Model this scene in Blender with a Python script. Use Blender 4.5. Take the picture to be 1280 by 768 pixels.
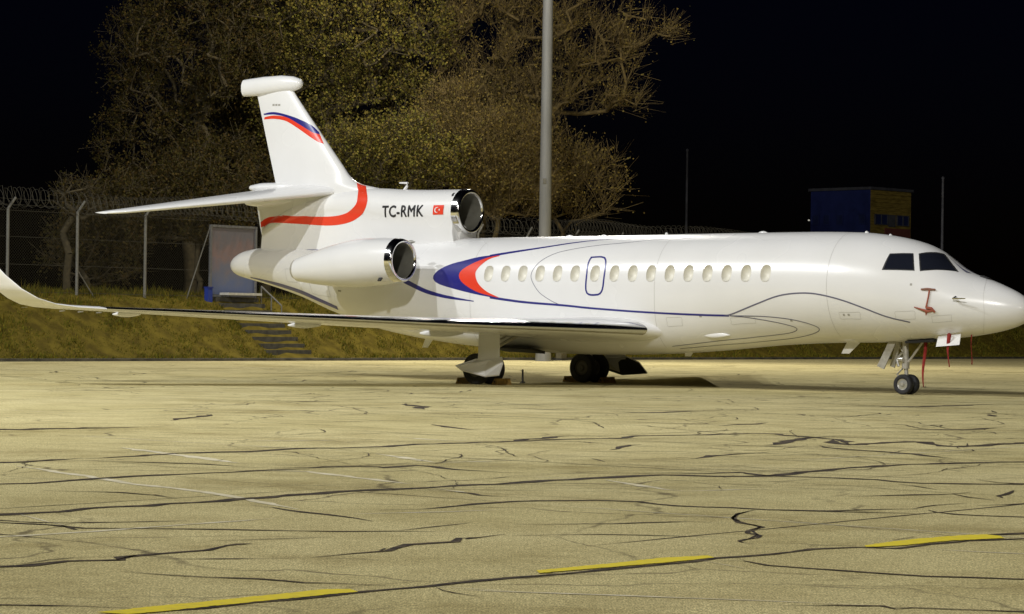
import bpy, bmesh, math, random
import numpy as np
from mathutils import Vector, Matrix
from mathutils.bvhtree import BVHTree

for o in list(bpy.data.objects):
    bpy.data.objects.remove(o, do_unlink=True)
SC = bpy.context.scene
COL = SC.collection
R = math.radians

# ------------------------------------------------------------------ camera, sky, lamps, exposure
cam_d = bpy.data.cameras.new('camera'); cam = bpy.data.objects.new('camera', cam_d); COL.objects.link(cam)
cam_d.sensor_width = 36.0
cam_d.lens = 36.0 * 3211.0 / 1280.0
cam_d.shift_y = 21.5 / 1280.0
cam_d.clip_start = 0.2; cam_d.clip_end = 4000
cam.location = (0, 0, 1.44)
cam.rotation_euler = (Matrix.Rotation(R(90), 3, 'X') @ Matrix.Rotation(R(0.774), 3, 'Z')).to_euler()
SC.camera = cam

W = bpy.data.worlds.new('World'); SC.world = W; W.use_nodes = True
nt = W.node_tree; bg = nt.nodes['Background']
sky = nt.nodes.new('ShaderNodeTexSky'); sky.sky_type = 'NISHITA'; sky.sun_disc = False
sky.sun_elevation = R(2.0); sky.sun_rotation = R(180); sky.altitude = 300
tint = nt.nodes.new('ShaderNodeMix'); tint.data_type = 'RGBA'; tint.blend_type = 'MULTIPLY'; tint.inputs[0].default_value = 1.0
tint.inputs[7].default_value = (.16, .2, 1, 1)
nt.links.new(sky.outputs[0], tint.inputs[6]); nt.links.new(tint.outputs[2], bg.inputs[0]); bg.inputs[1].default_value = 0.0018      # night: the last blue of the sky

def flood_or_fill(name, loc, aim, power, color, cone, blend, radius):
    d = bpy.data.lights.new(name, 'SPOT'); d.energy = power; d.color = color
    d.spot_size = R(cone); d.spot_blend = blend; d.shadow_soft_size = radius
    o = bpy.data.objects.new(name, d); COL.objects.link(o); o.location = loc
    o.rotation_euler = (Vector(aim) - Vector(loc)).to_track_quat('-Z', 'Y').to_euler()
    return o
flood_or_fill('flood_or_fill', (-27.3, 41.3, 28.6), (4, 66, 0), 24500, (0.975, 0.99, 1.0), 165, 0.35, 0.18)
flood_or_fill('flood_or_fill', (-9, -8, 33), (-1, 66, 2), 54000, (1.0, 0.98, 0.95), 52, 1.0, 0.25)
flood_or_fill('flood_or_fill', (-9, -8.4, 32), (13, 46, 0), 34000, (1.0, 0.97, 0.91), 92, 1.0, 0.25)  # added head: unseen fill that brightens the foreground apron
flood_or_fill('flood_or_fill', (38, -45, 30), (4, 55, 0), 29000, (1.0, 0.95, 0.86), 80, 0.8, 4.0)
flood_or_fill('flood_or_fill', (-42, 49, 36), (8, 64, 0), 44000, (0.96, 0.98, 1.0), 110, 0.8, 0.16)
flood_or_fill('flood_or_fill', (1.2, 100.6, 23.6), (-2, 106, 0), 13500, (1.0, 0.93, 0.80), 150, 0.5, 0.3)
flood_or_fill('flood_or_fill', (1.2, 100.2, 23.6), (9, 82, 0), 17000, (1.0, 0.95, 0.86), 110, 0.7, 0.3)

vs = SC.view_settings
SC.display_settings.display_device = 'sRGB'
vs.view_transform = 'Standard'; vs.look = 'None'; vs.exposure = 0.0; vs.gamma = 1.0; vs.use_curve_mapping = False
SC.cycles.max_bounces = 6; SC.cycles.diffuse_bounces = 3; SC.cycles.glossy_bounces = 3; SC.cycles.transparent_max_bounces = 8
SC.cycles.use_denoising = True
SC.cycles.sample_clamp_indirect = 4.0

# ------------------------------------------------------------------ helpers
def mat(name, color, rough=0.6, metal=0.0, coat=0.0, spec=0.5):
    m = bpy.data.materials.new(name); m.use_nodes = True
    b = m.node_tree.nodes['Principled BSDF']
    b.inputs['Base Color'].default_value = (*color, 1); b.inputs['Roughness'].default_value = rough
    b.inputs['Metallic'].default_value = metal; b.inputs['Coat Weight'].default_value = coat
    b.inputs['Specular IOR Level'].default_value = spec
    return m
def noisy(name, c1, c2, scale, rough=0.8, bump=0.0, detail=6, lo=0.35, hi=0.65, metal=0.0, coat=0.0, stretch=(1, 1, 1)):
    m = mat(name, c1, rough, metal, coat); t = m.node_tree; b = t.nodes['Principled BSDF']
    tc = t.nodes.new('ShaderNodeTexCoord'); mp = t.nodes.new('ShaderNodeMapping'); mp.inputs['Scale'].default_value = stretch
    t.links.new(tc.outputs['Object'], mp.inputs[0])
    n = t.nodes.new('ShaderNodeTexNoise'); n.inputs['Scale'].default_value = scale; n.inputs['Detail'].default_value = detail
    t.links.new(mp.outputs[0], n.inputs['Vector'])
    r = t.nodes.new('ShaderNodeValToRGB'); r.color_ramp.elements[0].position = lo; r.color_ramp.elements[1].position = hi
    r.color_ramp.elements[0].color = (*c1, 1); r.color_ramp.elements[1].color = (*c2, 1)
    t.links.new(n.outputs[0], r.inputs[0]); t.links.new(r.outputs[0], b.inputs['Base Color'])
    if bump:
        bp = t.nodes.new('ShaderNodeBump'); bp.inputs['Strength'].default_value = bump; bp.inputs['Distance'].default_value = 0.02
        t.links.new(n.outputs[0], bp.inputs['Height']); t.links.new(bp.outputs[0], b.inputs['Normal'])
    return m
def island(name, cols, rough=0.7, transl=0.0):
    """colour that differs from leaf to leaf (or blade to blade)"""
    m = mat(name, cols[0], rough, spec=0.08); t = m.node_tree; b = t.nodes['Principled BSDF']
    g = t.nodes.new('ShaderNodeNewGeometry'); r = t.nodes.new('ShaderNodeValToRGB'); cr = r.color_ramp
    while len(cr.elements) < len(cols): cr.elements.new(0.5)
    for i, c in enumerate(cols):
        cr.elements[i].position = i / (len(cols) - 1); cr.elements[i].color = (*c, 1)
    t.links.new(g.outputs['Random Per Island'], r.inputs[0]); t.links.new(r.outputs[0], b.inputs['Base Color'])
    return m

def obj(name, V, F, m, parent=None, smooth=True, sharp=40, midx=None):
    me = bpy.data.meshes.new(name); me.from_pydata([tuple(v) for v in V], [], [tuple(f) for f in F]); me.update()
    for mm in (m if isinstance(m, (list, tuple)) else [m]): me.materials.append(mm)
    if midx is not None: me.polygons.foreach_set('material_index', midx)
    if smooth:
        me.polygons.foreach_set('use_smooth', [True] * len(me.polygons))
        me.set_sharp_from_angle(angle=R(sharp))
    o = bpy.data.objects.new(name, me); COL.objects.link(o)
    if parent: o.parent = parent
    return o
def fast_mesh(name, V, F, m, parent=None, nside=4, smooth=False):
    """big meshes from numpy: V (n,3), F (k,nside)"""
    V = np.asarray(V, dtype=np.float32); F = np.asarray(F, dtype=np.int32)
    me = bpy.data.meshes.new(name); me.vertices.add(len(V)); me.vertices.foreach_set('co', V.ravel())
    me.loops.add(F.size); me.loops.foreach_set('vertex_index', F.ravel())
    me.polygons.add(len(F)); me.polygons.foreach_set('loop_start', np.arange(len(F), dtype=np.int32) * nside)
    me.update(calc_edges=True); me.validate()
    for mm in (m if isinstance(m, (list, tuple)) else [m]): me.materials.append(mm)
    if smooth: me.polygons.foreach_set('use_smooth', [True] * len(me.polygons))
    o = bpy.data.objects.new(name, me); COL.objects.link(o)
    if parent: o.parent = parent
    return o
def tag(o, label=None, cat=None, group=None, kind=None):
    if label: o['label'] = label
    if cat: o['category'] = cat
    if group: o['group'] = group
    if kind: o['kind'] = kind
    return o
def thing(name, label, cat, loc=(0, 0, 0), rz=0.0, group=None):
    o = bpy.data.objects.new(name, None); COL.objects.link(o); o.location = loc; o.rotation_euler = (0, 0, rz)
    return tag(o, label, cat, group)

class MB:
    def __init__(s): s.V = []; s.F = []; s.M = []
    def add(s, V, F, mi=0):
        k = len(s.V); s.V += [tuple(v) for v in V]; s.F += [tuple(i + k for i in f) for f in F]; s.M += [mi] * len(F); return s
    def box(s, c, d, rot=None, mi=0):
        x, y, z = [q / 2 for q in d]
        P = [Vector((a * x, b * y, e * z)) for a in (-1, 1) for b in (-1, 1) for e in (-1, 1)]
        if rot is not None: P = [rot @ p for p in P]
        P = [p + Vector(c) for p in P]
        return s.add(P, [(0, 1, 3, 2), (4, 6, 7, 5), (0, 4, 5, 1), (2, 3, 7, 6), (0, 2, 6, 4), (1, 5, 7, 3)], mi)
    def tube(s, pts, r, n=8, mi=0, cap=True):
        pts = [Vector(p) for p in pts]; rr = r if isinstance(r, (list, tuple)) else [r] * len(pts)
        V = []; F = []; up = None
        for i, p in enumerate(pts):
            d = (pts[min(i + 1, len(pts) - 1)] - pts[max(i - 1, 0)]).normalized()
            if up is None: up = Vector((0, 0, 1)) if abs(d.z) < .9 else Vector((1, 0, 0))
            a = d.cross(up).normalized(); b = a.cross(d).normalized(); up = b
            for k in range(n):
                t = 2 * math.pi * k / n; V.append(p + (a * math.cos(t) + b * math.sin(t)) * rr[i])
        for i in range(len(pts) - 1):
            for k in range(n):
                F.append((i * n + k, i * n + (k + 1) % n, (i + 1) * n + (k + 1) % n, (i + 1) * n + k))
        if cap: F.append(tuple(reversed(range(n)))); F.append(tuple(range((len(pts) - 1) * n, len(pts) * n)))
        return s.add(V, F, mi)
    def lathe(s, c, axis, prof, n=32, mi=0):
        """prof: (distance along axis, radius)"""
        ax = Vector(axis).normalized(); u = ax.orthogonal().normalized(); w = ax.cross(u); c = Vector(c)
        V = []; F = []
        for (d, r) in prof:
            for k in range(n):
                t = 2 * math.pi * k / n; V.append(c + ax * d + (u * math.cos(t) + w * math.sin(t)) * r)
        for i in range(len(prof) - 1):
            for k in range(n): F.append((i * n + k, i * n + (k + 1) % n, (i + 1) * n + (k + 1) % n, (i + 1) * n + k))
        return s.add(V, F, mi)
    def prism(s, poly, off, mi=0):
        """closed 3D polygon thickened by vector off"""
        n = len(poly); A = [Vector(p) for p in poly]; o = Vector(off)
        V = [p - o * .5 for p in A] + [p + o * .5 for p in A]
        F = [tuple(reversed(range(n))), tuple(range(n, 2 * n))] + [(i, (i + 1) % n, n + (i + 1) % n, n + i) for i in range(n)]
        return s.add(V, F, mi)
    def build(s, name, m, parent=None, smooth=True, sharp=35):
        return obj(name, s.V, s.F, m, parent, smooth, sharp, s.M if isinstance(m, (list, tuple)) else None)

def pchip(xs, ys, x):
    xs = np.asarray(xs, float); ys = np.asarray(ys, float); x = np.clip(np.asarray(x, float), xs[0], xs[-1])
    h = np.diff(xs); d = np.diff(ys) / h; m = np.zeros(len(xs)); m[0] = d[0]; m[-1] = d[-1]
    for i in range(1, len(xs) - 1):
        if d[i - 1] * d[i] > 0:
            w1 = 2 * h[i] + h[i - 1]; w2 = h[i] + 2 * h[i - 1]; m[i] = (w1 + w2) / (w1 / d[i - 1] + w2 / d[i])
    k = np.clip(np.searchsorted(xs, x, side='right') - 1, 0, len(h) - 1); t = (x - xs[k]) / h[k]
    return ((1 + 2 * t) * (1 - t) ** 2 * ys[k] + t * (1 - t) ** 2 * h[k] * m[k] + t * t * (3 - 2 * t) * ys[k + 1] + t * t * (t - 1) * h[k] * m[k + 1])
def loft(rings, cap=True, front=True):
    n = len(rings[0]); V = [v for r in rings for v in r]; F = []
    for i in range(len(rings) - 1):
        for k in range(n): F.append((i * n + k, i * n + (k + 1) % n, (i + 1) * n + (k + 1) % n, (i + 1) * n + k))
    if cap:
        if front: F.append(tuple(reversed(range(n))))
        F.append(tuple(range((len(rings) - 1) * n, len(rings) * n)))
    return V, F
def catmull(P, step):
    P = [np.array(p, float) for p in P]
    if len(P) < 3:
        n = max(2, int(np.linalg.norm(P[1] - P[0]) / step) + 1); return [P[0] + (P[1] - P[0]) * i / (n - 1) for i in range(n)]
    Q = [2 * P[0] - P[1]] + P + [2 * P[-1] - P[-2]]; out = []
    for i in range(1, len(Q) - 2):
        n = max(1, int(np.linalg.norm(Q[i + 1] - Q[i]) / step))
        for k in range(n):
            t = k / n
            out.append(.5 * (2 * Q[i] + (Q[i + 1] - Q[i - 1]) * t + (2 * Q[i - 1] - 5 * Q[i] + 4 * Q[i + 1] - Q[i + 2]) * t * t + (3 * Q[i] - Q[i - 1] - 3 * Q[i + 1] + Q[i + 2]) * t ** 3))
    out.append(P[-1]); return out

# measured layout of the place: ground points are (X, Y) metres, jet points are (station, side, height) metres
CRACKS = [(0.36, [[-5.826, 24.703], [-4.774, 25.751], [-4.559, 26.265], [-4.428, 26.456]]), (0.334, [[-4.41, 26.35], [-3.913, 26.992], [-3.597, 27.662], [-2.8, 28.314], [-2.377, 29.069], [-1.544, 29.587], [-1.02, 30.426], [0.022, 31.458], [0.697, 32.317], [1.398, 32.709], [1.716, 33.555], [2.406, 34.012], [2.983, 34.565], [3.496, 34.854], [4.218, 33.262], [4.199, 31.93]]), (0.184, [[-4.212, 25.893], [-3.297, 25.675], [-2.486, 25.156]]), (0.277, [[-2.349, 24.953], [-1.797, 25.393], [-1.329, 25.507], [-1.24, 25.316], [-0.903, 25.826], [-0.529, 25.277], [-0.118, 24.896]]), (0.216, [[-5.137, 21.791], [-4.171, 22.324], [-3.725, 22.999], [-3.229, 23.721], [-2.657, 24.368], [-2.436, 24.66], [-1.86, 25.167]]), (0.303, [[-4.281, 18.177], [-3.375, 19.132], [-3.074, 19.676], [-2.856, 19.865], [-2.507, 20.291], [-2.251, 20.666], [-2.071, 20.989], [-1.617, 21.477], [-1.148, 22.095], [-0.782, 22.442], [-0.475, 22.786], [0.022, 23.296], [0.58, 23.9], [0.929, 24.29], [1.249, 24.619], [1.486, 24.738], [2.497, 24.838], [3.108, 26.072], [3.512, 26.68], [4.245, 27.393], [5.165, 27.987], [6.863, 28.901]]), (0.267, [[1.318, 25.232], [1.983, 25.184], [2.298, 25.461], [2.511, 24.972], [3.54, 24.56], [3.884, 24.08], [5.773, 24.299]]), (0.19, [[3.585, 23.835], [3.776, 23.409], [3.856, 23.143]]), (0.154, [[-3.877, 21.399], [-3.229, 21.298], [-2.892, 21.018], [-2.649, 20.662]]), (0.286, [[-2.937, 21.108], [-2.809, 20.889]]), (0.176, [[-3.213, 17.9], [-3.075, 17.817], [-2.938, 17.494], [-2.906, 17.533]]), (0.109, [[-4.306, 18.28], [-3.2, 17.831], [-3.064, 17.749], [-2.907, 17.636], [-2.262, 17.663], [-1.736, 17.628], [-1.186, 17.618], [-0.779, 17.72], [-0.133, 17.658]]), (0.107, [[-0.781, 17.754], [-0.516, 18.15], [-0.268, 18.558]]), (0.087, [[-4.358, 18.5], [-3.238, 18.04], [-2.35, 18.343], [-2.303, 18.426]]), (0.192, [[-1.975, 20.034], [-1.659, 19.618], [-1.381, 19.158], [-1.154, 18.859], [-0.963, 18.587]]), (0.163, [[-0.704, 22.188], [-0.458, 21.974], [-0.247, 21.554], [-0.065, 21.441], [0.154, 21.288]]), (0.179, [[-0.988, 19.642], [-0.627, 19.811], [-0.541, 20.043], [-0.266, 20.497], [0.021, 20.858], [0.712, 21.108], [1.034, 20.981], [1.335, 20.577], [1.776, 20.481], [2.046, 20.311], [2.549, 20.187], [2.963, 20.093], [3.239, 20.058]]), (0.18, [[2.046, 20.311], [2.547, 20.273], [3.028, 20.539], [3.272, 20.584]]), (0.21, [[3.272, 20.584], [3.527, 21.041], [3.808, 21.33]]), (0.162, [[3.847, 21.102], [5.262, 22.138]]), (0.174, [[3.343, 20.509], [3.486, 20.044], [4.68, 19.682]]), (0.196, [[2.904, 22.039], [3.884, 22.55], [4.084, 22.805]]), (0.212, [[3.884, 22.55], [3.989, 22.154], [4.09, 21.772]]), (0.331, [[4.256, 22.106], [4.411, 22.551], [4.596, 23.131]]), (0.464, [[4.218, 33.262], [4.199, 31.93], [5.104, 32.957], [5.3, 32.903], [5.379, 31.847], [5.561, 31.753], [6.35, 32.768], [8.237, 34.703]]), (0.297, [[3.749, 31.487], [3.91, 30.823], [4.414, 29.999], [4.996, 28.776]]), (0.305, [[4.565, 24.725], [4.623, 24.339], [5.628, 23.684]]), (0.07, [[1.932, 20.246], [1.864, 20.061], [1.791, 19.794], [1.699, 19.45], [1.659, 19.126], [1.681, 18.899], [1.759, 18.724], [1.814, 18.512], [1.685, 18.168], [1.66, 17.956], [1.736, 17.764], [1.706, 17.56], [1.555, 17.277], [1.57, 17.154], [1.642, 17.009]]), (0.05, [[1.938, 20.247], [1.821, 19.925], [1.72, 19.616], [1.678, 19.207], [1.722, 18.83], [1.8, 18.546], [1.708, 18.172], [1.715, 17.828], [1.627, 17.482], [1.549, 17.213]]), (0.114, [[0.021, 18.46], [0.748, 18.661], [1.35, 18.955], [1.615, 18.811]]), (0.12, [[0.021, 17.483], [0.627, 17.683], [1.256, 17.619], [1.564, 17.57]]), (0.244, [[0.842, 27.704], [0.994, 27.131]]), (0.299, [[1.178, 29.679], [1.296, 30.288], [1.576, 31.174]]), (0.248, [[1.786, 28.318], [2.007, 27.955], [2.257, 28.701], [2.973, 29.609]]), (0.233, [[-3.409, 14.488], [-2.843, 14.876]]), (0.178, [[-3.446, 14.647], [-2.775, 14.886], [-2.595, 15.188], [-2.319, 15.332], [-2.291, 15.467], [-2.179, 15.698], [-1.879, 16.049], [-1.78, 16.383], [-1.67, 16.549]]), (0.311, [[-2.324, 15.305], [-2.295, 15.493], [-2.258, 15.632]]), (0.235, [[-1.79, 16.381], [-1.729, 16.522], [-1.663, 16.58]]), (0.081, [[-2.861, 14.923], [-2.733, 15.245], [-2.578, 15.451], [-2.346, 15.512]]), (0.124, [[-1.934, 16.739], [-1.662, 16.888], [-1.411, 17.023], [-1.198, 17.173]]), (0.139, [[-1.282, 17.076], [-1.192, 17.155]]), (0.084, [[-2.18, 15.43], [-1.527, 15.527], [-1.222, 15.652]]), (0.168, [[-1.222, 15.652], [-0.973, 15.962], [-0.786, 16.188], [-0.72, 16.401], [-0.627, 16.641], [-0.348, 16.911], [-0.273, 17.175], [-0.183, 17.222], [0.021, 17.55]]), (0.32, [[-0.311, 17.169], [-0.247, 17.224], [-0.183, 17.254]]), (0.229, [[-0.796, 16.186], [-0.732, 16.34]]), (0.095, [[-1.174, 15.659], [-0.777, 15.532]]), (0.079, [[-2.189, 14.631], [-1.891, 14.44], [-1.407, 14.325], [-1.117, 14.164], [-0.95, 14.164], [-0.634, 14.012]]), (0.045, [[-3.068, 13.049], [-2.36, 13.181]]), (0.057, [[-3.02, 12.846], [-2.088, 12.823], [-1.774, 12.717]]), (0.133, [[-1.757, 12.544], [-1.728, 12.617], [-1.284, 13.088], [-0.827, 13.613], [-0.451, 14.036], [0.021, 14.574], [0.298, 14.836], [0.587, 15.143], [1.121, 15.704], [1.297, 15.944], [1.644, 16.29], [1.998, 16.702], [2.288, 16.927], [2.542, 16.864], [2.708, 17.084], [2.985, 17.461], [4.336, 18.23]]), (0.184, [[3.004, 17.574], [3.266, 17.961], [4.471, 18.797]]), (0.169, [[2.63, 17.527], [2.833, 17.81]]), (0.112, [[1.284, 15.781], [1.45, 15.821], [1.569, 15.535], [2.018, 15.27], [2.449, 14.991], [3.524, 14.801]]), (0.076, [[1.395, 13.288], [1.931, 13.335], [1.997, 13.223], [2.089, 13.279], [2.427, 13.209], [3.117, 13.081]]), (0.152, [[1.954, 13.262], [2.053, 13.263]]), (0.101, [[1.733, 17.179], [1.968, 17.123], [2.022, 17.038], [2.3, 17.02]]), (0.248, [[1.966, 16.968], [2.019, 16.885]]), (0.065, [[-0.393, 13.98], [-0.287, 13.703], [-0.127, 13.522]]), (0.083, [[1.453, 15.859], [1.412, 16.071]]), (0.453, [[0.022, 31.458], [0.223, 32.174], [0.855, 33.408]]), (0.6, [[-7.689, 32.622], [-6.313, 33.076], [-5.918, 33.461], [-5.504, 34.122]]), (0.367, [[-6.313, 33.076], [-5.622, 33.559], [-4.946, 34.31]]), (0.5, [[-4.88, 36.611], [-4.742, 38.248], [-4.587, 39.154]]), (0.936, [[-6.508, 40.953], [-6.331, 40.642]]), (0.789, [[-4.633, 39.136], [-4.502, 38.843]]), (1.613, [[-8.559, 53.824], [-8.323, 53.279]]), (0.674, [[-1.965, 45.609], [-1.621, 43.991], [-1.444, 42.824]]), (0.738, [[-4.047, 45.854], [-3.092, 46.521]]), (0.546, [[-1.113, 36.455], [-0.805, 35.432], [-0.464, 34.741]]), (0.647, [[1.701, 43.093], [2.286, 42.738], [3.096, 43.849]]), (0.866, [[4.771, 42.936], [4.816, 42.388]]), (0.985, [[8.144, 44.04], [8.099, 43.07]]), (0.74, [[5.076, 46.349], [5.628, 46.137]]), (0.809, [[6.271, 47.759], [6.834, 47.534], [7.667, 48.115], [9.377, 50.05]]), (0.439, [[3.043, 37.297], [3.458, 38.035], [3.881, 38.957]]), (0.653, [[3.765, 38.758], [3.881, 38.957]]), (0.377, [[3.154, 31.42], [3.762, 33.356], [4.287, 34.23]]), (0.547, [[5.597, 37.288], [6.26, 37.082], [7.205, 38.115]]), (0.578, [[0.023, 44.041], [0.701, 43.493], [1.243, 43.509]])]
CHALK = [(0.26, [[-4.358, 28.701], [-3.705, 27.633], [-2.72, 25.893]]), (0.199, [[-2.361, 24.678], [-1.932, 24.605], [-1.421, 23.759], [-0.892, 22.923]]), (0.167, [[-0.64, 22.363], [-0.247, 21.554]]), (0.171, [[-4.768, 24.882], [-4.337, 24.21], [-3.742, 23.235], [-3.293, 22.403], [-2.91, 21.991], [-2.335, 21.131], [-2.02, 20.478], [-1.633, 19.666]]), (0.109, [[-3.847, 16.341], [-2.943, 17.212], [-2.426, 17.858], [-1.831, 18.585], [-1.699, 18.723]]), (0.065, [[-0.39, 13.896], [0.021, 13.804], [0.66, 13.682], [1.368, 13.514], [1.876, 13.385]]), (0.067, [[-0.394, 14.022], [0.021, 13.845]]), (0.09, [[2.683, 16.928], [3.11, 16.666], [3.924, 16.49]]), (0.206, [[0.88, 23.967], [1.363, 22.676], [1.524, 22.438]]), (0.145, [[1.524, 22.438], [2.307, 22.929]]), (0.226, [[-1.468, 28.146], [-0.762, 26.503]]), (0.202, [[-0.762, 26.503], [0.022, 27.122]]), (0.108, [[-3.599, 18.81], [-3.251, 18.111], [-3.092, 17.85]]), (0.117, [[-1.178, 19.252], [-0.468, 19.629], [0.021, 19.975]]), (0.164, [[0.097, 24.292], [0.658, 24.041]]), (0.074, [[1.115, 15.972], [1.406, 15.333]]), (0.27, [[-3.044, 30.763], [-2.119, 31.251]]), (0.284, [[-1.384, 32.25], [-0.764, 31.548], [-0.371, 31.557]])]
YELLOW = [([[-2.005, 12.552], [-1.762, 12.863], [-1.532, 13.121], [-1.313, 13.383], [-1.027, 13.73], [-0.853, 13.814]], [[-1.846, 12.488], [-1.658, 12.678], [-1.468, 12.917], [-1.287, 13.125], [-1.006, 13.45], [-0.801, 13.677]]), ([[0.161, 14.995], [0.304, 15.152], [0.61, 15.499], [0.937, 15.902], [1.252, 16.13]], [[0.178, 14.834], [0.3, 14.956], [0.591, 15.243], [0.944, 15.6], [1.28, 15.98]]), ([[2.355, 17.029], [2.558, 17.329], [2.826, 17.656], [3.298, 18.075], [3.436, 17.975]], [[2.354, 16.907], [2.508, 16.992], [2.661, 17.126], [2.991, 17.494], [3.428, 17.786]])]
GATEQ = -11.816
POSTQ = [-25.559, -22.398, -19.327, -16.165, -7.405, -4.243, -1.082, 2.08, 5.241, 8.403, 11.564, 14.725, 17.887, 21.048, 24.21, 27.371, 30.533, 33.694, 36.856, 40.017, 43.178]
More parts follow.
